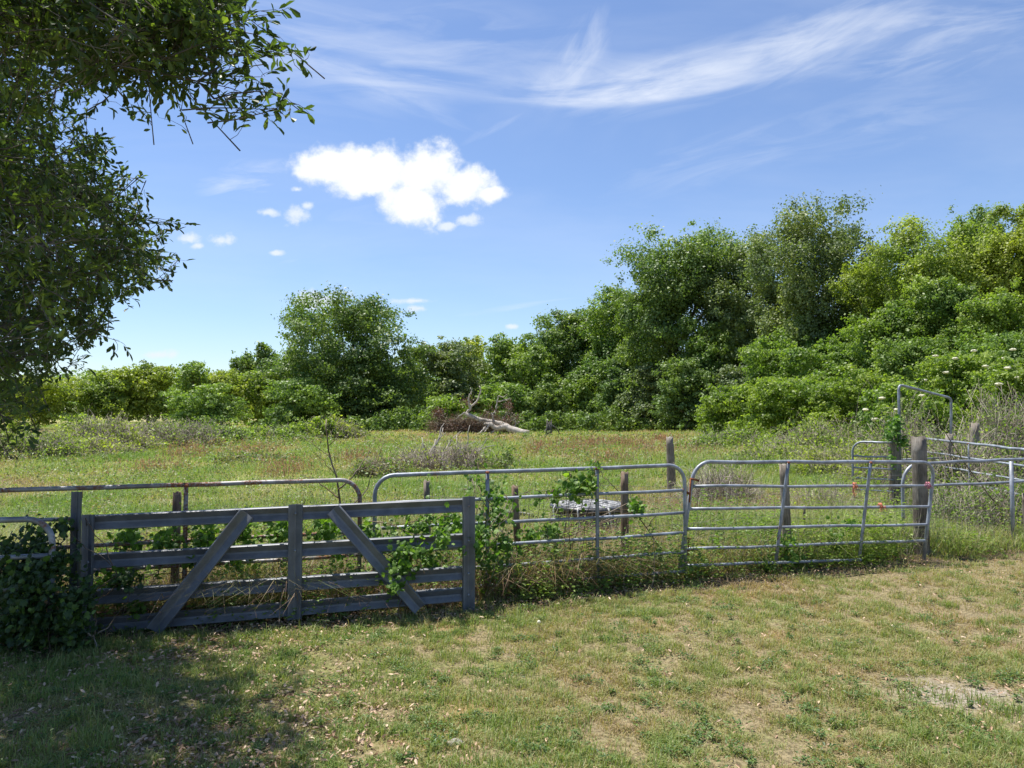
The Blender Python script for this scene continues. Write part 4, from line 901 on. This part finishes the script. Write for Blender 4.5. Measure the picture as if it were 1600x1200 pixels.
vine('vine strands trailing along the left half of the guard-beam gate', [(200, 840, 28, 1.6, .1), (260, 845, 30, 1.6, .1), (320, 838, 30, 1.6, .2), (380, 830, 34, 1.6, .2), (440, 830, 34, 1.4, .3), (510, 825, 26, 1.4, .3), (300, 870, 26, 1, .1), (180, 910, 34, 2, 0), (370, 880, 40, .8, .3), (210, 950, 24, .8, -.1)], 5.85, 1900, .048)
vine('shaded leafy vine heap swallowing the left end of the guard-beam gate', [(60, 850, 40, 2, .3), (20, 870, 44, 2, .2), (60, 910, 50, 3, 0), (30, 950, 50, 3, -.1), (105, 960, 40, 3, -.1), (85, 885, 40, 2, .1), (10, 910, 50, 3, .1), (100, 825, 18, .5, .4), (110, 985, 34, 2, -.1), (50, 990, 40, 2.5, -.1), (0, 980, 40, 2, -.1), (130, 930, 24, 1, 0), (200, 905, 26, .5, .3)], 5.22, 4600, .042, 30, mat='heap')
vine('vine cluster on the second rail above the black tub', [(900, 762, 26, 3, .0), (925, 757, 16, 1, 0), (870, 772, 16, 1, 0), (840, 775, 10, .5, .1)], 7.0, 420, .05)
vine('dry vine twisted up the far stay of the middle gate', [(921, 740, 5, 2, 0), (925, 727, 10, 1.5, 0), (920, 770, 4, 1, 0), (935, 727, 8, 1, 0)], 7.0, 110, .03, 5)
vine('trailing vine at the foot of the brown leaning post', [(860, 830, 22, 1.5, .2), (830, 840, 18, 1, .1), (790, 870, 26, 1.4, .1), (990, 790, 10, .6, .3), (1000, 795, 14, .6, .3), (810, 900, 20, .8, 0)], 7.0, 480, .048)
vine('weedy vine growing through the lower rails of the sideways-leaning gate', [(1225, 850, 24, 2, .1), (1240, 870, 26, 2, 0), (1300, 850, 30, 1, .3), (1120, 850, 24, 1, .2), (1330, 820, 18, .6, .3), (1200, 880, 26, 1.2, 0)], 7.75, 800, .042)

vine('green vine tuft crowning the weathered post by the corral', [(1398, 668, 15, 3, 0), (1390, 680, 12, 2, -.1), (1408, 690, 12, 1.4, -.05), (1402, 655, 10, 1, 0), (1396, 720, 10, .8, -.1)], 11.9, 520, .055, 6)
# ------------------------------------------------------------ grass, weeds and litter
def stuff(o, lab, cat): tag(o, lab, cat, kind='stuff')
def lawn():
    n = 900000; Y = 3.0 * (9.8 / 3.0) ** rng.random(n); X = rng.uniform(-1, 1, n) * (.74 * Y + .5)
    dens = fb(X, Y, .5, 11); dens2 = fb(X, Y, 1.9, 12); gd = np.clip((dens - .5) * 1.3 + (dens2 - .5) * .9 + .9 - X * .03, 0.3, 1); gd = gd * (1 - .55 * np.clip((-.3 - X) / 1., 0, 1) * np.clip((5.4 - Y) / .8, 0, 1) * (fb(X, Y, .6, 19) > .42))
    sandd = ((X - 2.62) ** 2 + 2.2 * (Y - 4.32) ** 2) ** .5; gd = gd * np.clip((sandd - .15) * 1.7, .16, 1)
    fi = vn(X, Y, .09, 61); fj = vn(X, Y, .05, 62); gd = gd * np.clip(.35 + 1.5 * (fi - .2) + .5 * (fj - .5), .12, 1.2)
    gd = gd * (1 - .72 * np.exp(-((Y - yf(X) + .08) / .2) ** 4))
    keep = (rng.random(n) < gd) & (Y < yf(X) + .25); fi = fi[keep]; X, Y, gd = X[keep], Y[keep], gd[keep]; n = len(X)
    h = rng.uniform(.01, .042, n) * (.35 + gd * .7 + .7 * fi) * (1 + 1.2 * (rng.random(n) < .04)); h *= 1 + np.clip((Y - yf(X) + .55) * 1.0, 0, .6)
    left = np.clip(.5 - X * .1, 0, 1)
    g = .1 + .22 * gd + .3 * fi + .12 * left + (vn(X, Y, .22, 63) - .5) * .4 + rng.normal(0, .2, n) + .25 * (fb(X, Y, .3, 14) - .5); dry = fb(X, Y, .9, 15); g -= np.clip((dry - .5) * 3, 0, .5) * (1.1 - left) - .06 * np.clip(1 - X, 0, 1) + .07 * np.clip(X / 2, -.6, 1)
    mb = MB(); w = rng.uniform(.0022, .0042, n) * (.7 + Y / 9)
    blades(mb, np.stack([X, Y, gz(X, Y) - .004], 1), h, w, rng.uniform(.1, 1.3, n), rng.uniform(0, 6.28, n), np.clip(g, 0, 1))
    # tufts
    nt = 1300; tx = rng.uniform(-1, 1, nt); ty = 3.0 * (9.4 / 3.0) ** rng.random(nt); tx = tx * (.74 * ty + .4); k = fb(tx, ty, 1.2, 17) + .12 * (tx < 1); ok = (ty < yf(tx)) & (k > .5); tx, ty = tx[ok], ty[ok]; m = len(tx)
    i = rng.integers(0, m, m * 42); X = tx[i] + rng.normal(0, .035, len(i)); Y = ty[i] + rng.normal(0, .035, len(i)); n = len(i)
    blades(mb, np.stack([X, Y, gz(X, Y)], 1), rng.uniform(.03, .085, n), rng.uniform(.003, .005, n), rng.uniform(.1, .9, n), rng.uniform(0, 6.28, n), np.clip(rng.normal(.72, .14, n), 0, 1))
    stuff(mb.build('lawn_grass', M['lawn'], smooth=False), 'short patchy half-dry lawn grass in front of the gates', 'grass')
lawn()
def weeds():
    mb = MB(); pts = []
    for px, py in [(1150, 1128), (1240, 1128), (1320, 1120), (1430, 1085), (1260, 1075), (1075, 985), (1255, 955), (1260, 980), (1310, 1005), (1290, 1165), (1370, 1165), (1140, 1160), (1590, 1060), (790, 1050), (820, 1025), (1000, 1030), (480, 1085), (700, 990), (1400, 1100), (1450, 1110), (1100, 1190), (1350, 1190), (1530, 920), (1490, 900), (400, 990), (980, 1000)]:
        Y = 1.65 * F / (py - 645); pts.append((P(px, py, Y)[0], Y))
    pts = np.array(pts); m = 520; ty = 3.2 * (2.6) ** rng.random(m); tx = rng.uniform(-.7, .74, m) * ty; ok = ty < yf(tx); pts = np.concatenate([pts, np.stack([tx, ty], 1)[ok]]); m = len(pts)
    sz = rng.uniform(.2, .8, m) ** 1.3; sz[:26] = 1.15
    nl = 46; i = np.repeat(np.arange(m), nl); a = rng.uniform(0, 6.28, m * nl); r = np.abs(rng.normal(0, .055, m * nl)) * sz[i] * (1.0)
    X = pts[i, 0] + r * np.cos(a) * 1.4; Y = pts[i, 1] + r * np.sin(a); n = len(X); ax = np.stack([np.cos(a), np.sin(a), rng.uniform(0, .7, n)], 1)
    leaves(mb, np.stack([X, Y, gz(X, Y) + rng.uniform(.005, .04, n)], 1), ax, np.array([0, 0, 1.]) + rng.normal(0, .35, (n, 3)), rng.uniform(.012, .028, n) * (.6 + sz[i] * .5), rng.uniform(.007, .014, n), rng.random(n))
    stuff(mb.build('lawn_weeds', M['weed'], smooth=False), 'low broadleaf weeds scattered through the lawn', 'weeds')
weeds()
def litter():
    n = 110000; Y = 3.0 * (8.2 / 3.0) ** rng.random(n); X = rng.uniform(-1, .85, n) * (.74 * Y + .4)
    w = np.clip(.62 - (X + 1.5) * .42, .05, .8) * np.clip((fb(X, Y, .7, 21) - .3) * 2.6, .1, 1) + .7 * np.exp(-((Y - yf(X)) / .28) ** 2)
    keep = (rng.random(n) < w * .62) & (Y < yf(X) + .6); X, Y = X[keep], Y[keep]; n = len(X); mb = MB(); a = rng.uniform(0, 6.28, n)
    leaves(mb, np.stack([X, Y, gz(X, Y) + rng.uniform(.004, .03, n)], 1), np.stack([np.cos(a), np.sin(a), rng.normal(0, .25, n)], 1), np.array([0, 0, 1.]) + rng.normal(0, .45, (n, 3)), rng.uniform(.016, .046, n), rng.uniform(.009, .018, n), rng.random(n), rng.uniform(-.3, .4, (n, 1)), .25)
    stuff(mb.build('leaf_litter', M['litter'], smooth=False), 'fallen brown oak leaves lying on the lawn and under the gates', 'leaf litter')
litter()
def field():
    mb = MB(); n = 520000; Y = 5.6 * (105 / 5.6) ** rng.random(n); X = rng.uniform(-1, 1, n) * (.76 * Y + 1)
    keep = (Y > yf(X) + .08) & ((X - 1.04) ** 2 + ((Y - 9.4) * .8) ** 2 > .62 ** 2) & ((X - 4.7) ** 2 + (Y - 8.35) ** 2 > .35 ** 2); X, Y = X[keep], Y[keep]; n = len(X)
    pg = fb(X, Y, 5, 31); p2 = fb(X, Y, 1.4, 32); pl = fb(X * .5, Y, 9, 33)
    near = np.clip(1 - (Y - yf(X)) / 6, 0, 1)
    h = (.05 + .42 * np.clip(p2 - .22, 0, 1) + .14 * pl) * rng.uniform(.5, 1.35, n) * (1 + 1.0 * near); right = np.clip((X / Y - .15) * 3, 0, 1); h *= 1 + right * (.35 + 1.3 * (Y > 18)); h = np.minimum(h, .7)
    g = .47 + (pg - .5) * 2.1 + (p2 - .5) * 1.2 + (vn(X, Y, .35, 36) - .5) * .45 + rng.normal(0, .2, n) + .1 * right - .04 * near
    rt = ((X > 4.6) & (Y < 12)); g += .22 * rt; h *= np.where(rt, .6, 1)
    # bright mown-looking swathe at the left
    sw = np.exp(-((X + 7) / 5) ** 2 - ((Y - 18) / 4.5) ** 2); g += .22 * sw; h *= 1 - .45 * sw
    w = .0042 * np.maximum(1, Y / 7.) * rng.uniform(.7, 1.4, n)
    blades(mb, np.stack([X, Y, gz(X, Y) - .01], 1), h, w, rng.uniform(.2, 1.7, n), rng.uniform(0, 6.28, n), np.clip(g, 0, 1))
    stuff(mb.build('field_grass', M['field'], smooth=False), 'rough yellow-green pasture grass beyond the gates', 'grass')
    # broadleaf herbs just behind the gates
    mb = MB(); m = 1500; X0 = rng.uniform(-5, 8, m); Y0 = yf(X0) + rng.random(m) ** 1.7 * 3.4 - .03; hh = rng.uniform(.12, .6, m) * (1 + .3 * (X0 > 4)); k = 46
    i = np.repeat(np.arange(m), k); t = rng.random(m * k); r = .05 + .11 * rng.random(m * k) * (1 - t * .5); a = rng.uniform(0, 6.28, m * k)
    c = np.stack([X0[i] + r * np.cos(a), Y0[i] + r * np.sin(a), t * hh[i]], 1); n = len(c); ok = (vn(c[:, 0], c[:, 1], .9, 40) > .3) & ((c[:, 0] - 1.04) ** 2 + ((c[:, 1] - 9.3) * .7) ** 2 > .6 ** 2) & ((c[:, 0] - 4.7) ** 2 + (c[:, 1] - 8.35) ** 2 > .42 ** 2); c = c[ok]; a = a[ok]; n = len(c); tint = rng.random(m)[i][ok]
    leaves(mb, c, np.stack([np.cos(a), np.sin(a), rng.uniform(-.2, .6, n)], 1), np.array([0, 0, 1.]) + rng.normal(0, .5, (n, 3)), rng.uniform(.03, .065, n), rng.uniform(.012, .026, n), np.clip(tint * .6 + rng.random(n) * .4, 0, 1))
    stuff(mb.build('field_herbs', M['mid'], smooth=False), 'leafy weeds growing thick along the back of the gates', 'weeds')
    mb = MB(); m = 7000; Y0 = 7 * (48 / 7) ** rng.random(m); X0 = rng.uniform(-1, 1, m) * (.76 * Y0 + 1); k = 26; ok = (Y0 > yf(X0) + .5) & (fb(X0, Y0, 2.2, 41) > .4); X0, Y0 = X0[ok], Y0[ok]; m = len(X0)
    i = np.repeat(np.arange(m), k); sc = np.sqrt(Y0 / 8)[i]; r = .13 * sc * rng.random(m * k); a = rng.uniform(0, 6.28, m * k); z = rng.random(m * k) * (rng.uniform(.1, .38, m))[i] * (1 + .5 * (Y0[i] > 20)); n = m * k
    c = np.stack([X0[i] + r * np.cos(a), Y0[i] + r * np.sin(a), z + gz(X0[i], Y0[i])], 1); s = .03 * sc * rng.uniform(.7, 1.5, n) * np.sqrt(np.maximum(1, Y0[i] / 14)); tint = rng.random(m)[i]
    cards(mb, c, rng.normal(size=(n, 3)), np.array([0, 0, 1.]) + rng.normal(size=(n, 3)) * .6, s, s * .55, np.clip(tint * .7 + rng.random(n) * .3, 0, 1))
    stuff(mb.build('pasture_weeds', M['pasture'], smooth=False), 'low leafy weeds mixed through the pasture grass', 'weeds')
    mb = MB(); P_ = [(990, 690, 24), (870, 690, 20), (925, 688, 14), (965, 684, 14), (1010, 700, 14), (1130, 690, 16), (900, 700, 16), (840, 700, 10), (330, 690, 18), (300, 705, 14), (1040, 680, 10), (400, 700, 20), (250, 725, 20), (560, 712, 16), (1080, 705, 16), (1210, 715, 18), (950, 715, 20), (450, 730, 16)]
    for px, py, r in P_:
        Y = 1.65 * F / (py + 12 - 645); x = P(px, py, Y)[0]; rr = r / F * Y; n = 130; X = x + rng.normal(0, rr * 1.2, n); YY = Y + rng.normal(0, rr * 2.6, n)
        hh = rng.uniform(.2, .62, n) * rng.uniform(.7, 1); b = np.stack([X, YY, gz(X, YY)], 1); e = b + np.stack([rng.normal(0, .07, n), rng.normal(0, .07, n), hh], 1)
        arcs(mb, b, e, rng.normal(0, .02, (n, 3)), np.full(n, .0022 * max(1, Y / 9)), 3, 2)
        q = np.repeat(np.arange(n), 5); z = rng.uniform(.6, 1.05, (n * 5, 1)); c = b[q] * (1 - z) + e[q] * z + rng.normal(0, .018, (n * 5, 3)); sz = rng.uniform(.025, .06, n * 5) * max(1, Y / 25)
        cards(mb, c, np.array([0, 0, 1.]) + rng.normal(0, .4, (n * 5, 3)), rng.normal(size=(n * 5, 3)), sz * 1.5, sz * .4, rng.random(n * 5))
    stuff(mb.build('red_sorrel', M['sorrel'], smooth=False), 'rust-red seeding sorrel stalks in patches of the pasture', 'sorrel')
    # dry standing stalks near the gates
    mb = MB(); n = 2600; X = rng.uniform(-4, 7, n); Y = yf(X) + .1 + rng.random(n) ** 1.5 * 5; b = np.stack([X, Y, np.zeros(n)], 1); hgt = rng.uniform(.25, .7, n)
    e = b + np.stack([rng.normal(0, .13, n), rng.normal(0, .1, n), hgt], 1); arcs(mb, b, e, rng.normal(0, .04, (n, 3)), rng.uniform(.0015, .003, n), 3, 4)
    stuff(mb.build('dry_stalks', M['twig']), 'thin dry stalks standing in the weeds behind the gates', 'stalks')
field()

def stone():
    Y = 1.65 * F / (1152 - 645); x = P(712, 1152, Y)[0]; V, Q = sph((0, 0, 0), 1, 1, 14, 9); V = V * [.046, .034, .02] * (1 + .12 * np.sin(V[:, :1] * 5 + V[:, 1:2] * 4)); mb = MB(); mb.add(V, Q)
    o = mb.build('stone', M['stone']); o.location = (x, Y, float(gz(x, Y)) + .008); tag(o, 'flat grey stone half sunk in the lawn near the bottom edge', 'stone')
    Y = 1.65 * F / (987 - 645); x = P(842, 987, Y)[0]; root = empty('dandelion', (x, Y, float(gz(x, Y))), 'single white dandelion puff in the lawn in front of the middle gate', 'flower')
    mb = MB(); tube(mb, [[0, 0, 0], [.004, 0, .04], [0, 0, .07]], .0018, 5); mb.build('stem', M['weed'], root)
    mb = MB(); V, Q = sph((0, 0, .08), .014, .9, 10, 6); mb.add(V, Q, None, .9); mb.build('seed_head', M['flower'], root)
stone()
print('TRIS', sum(len(o.data.polygons) for o in bpy.data.objects if o.type == 'MESH'))
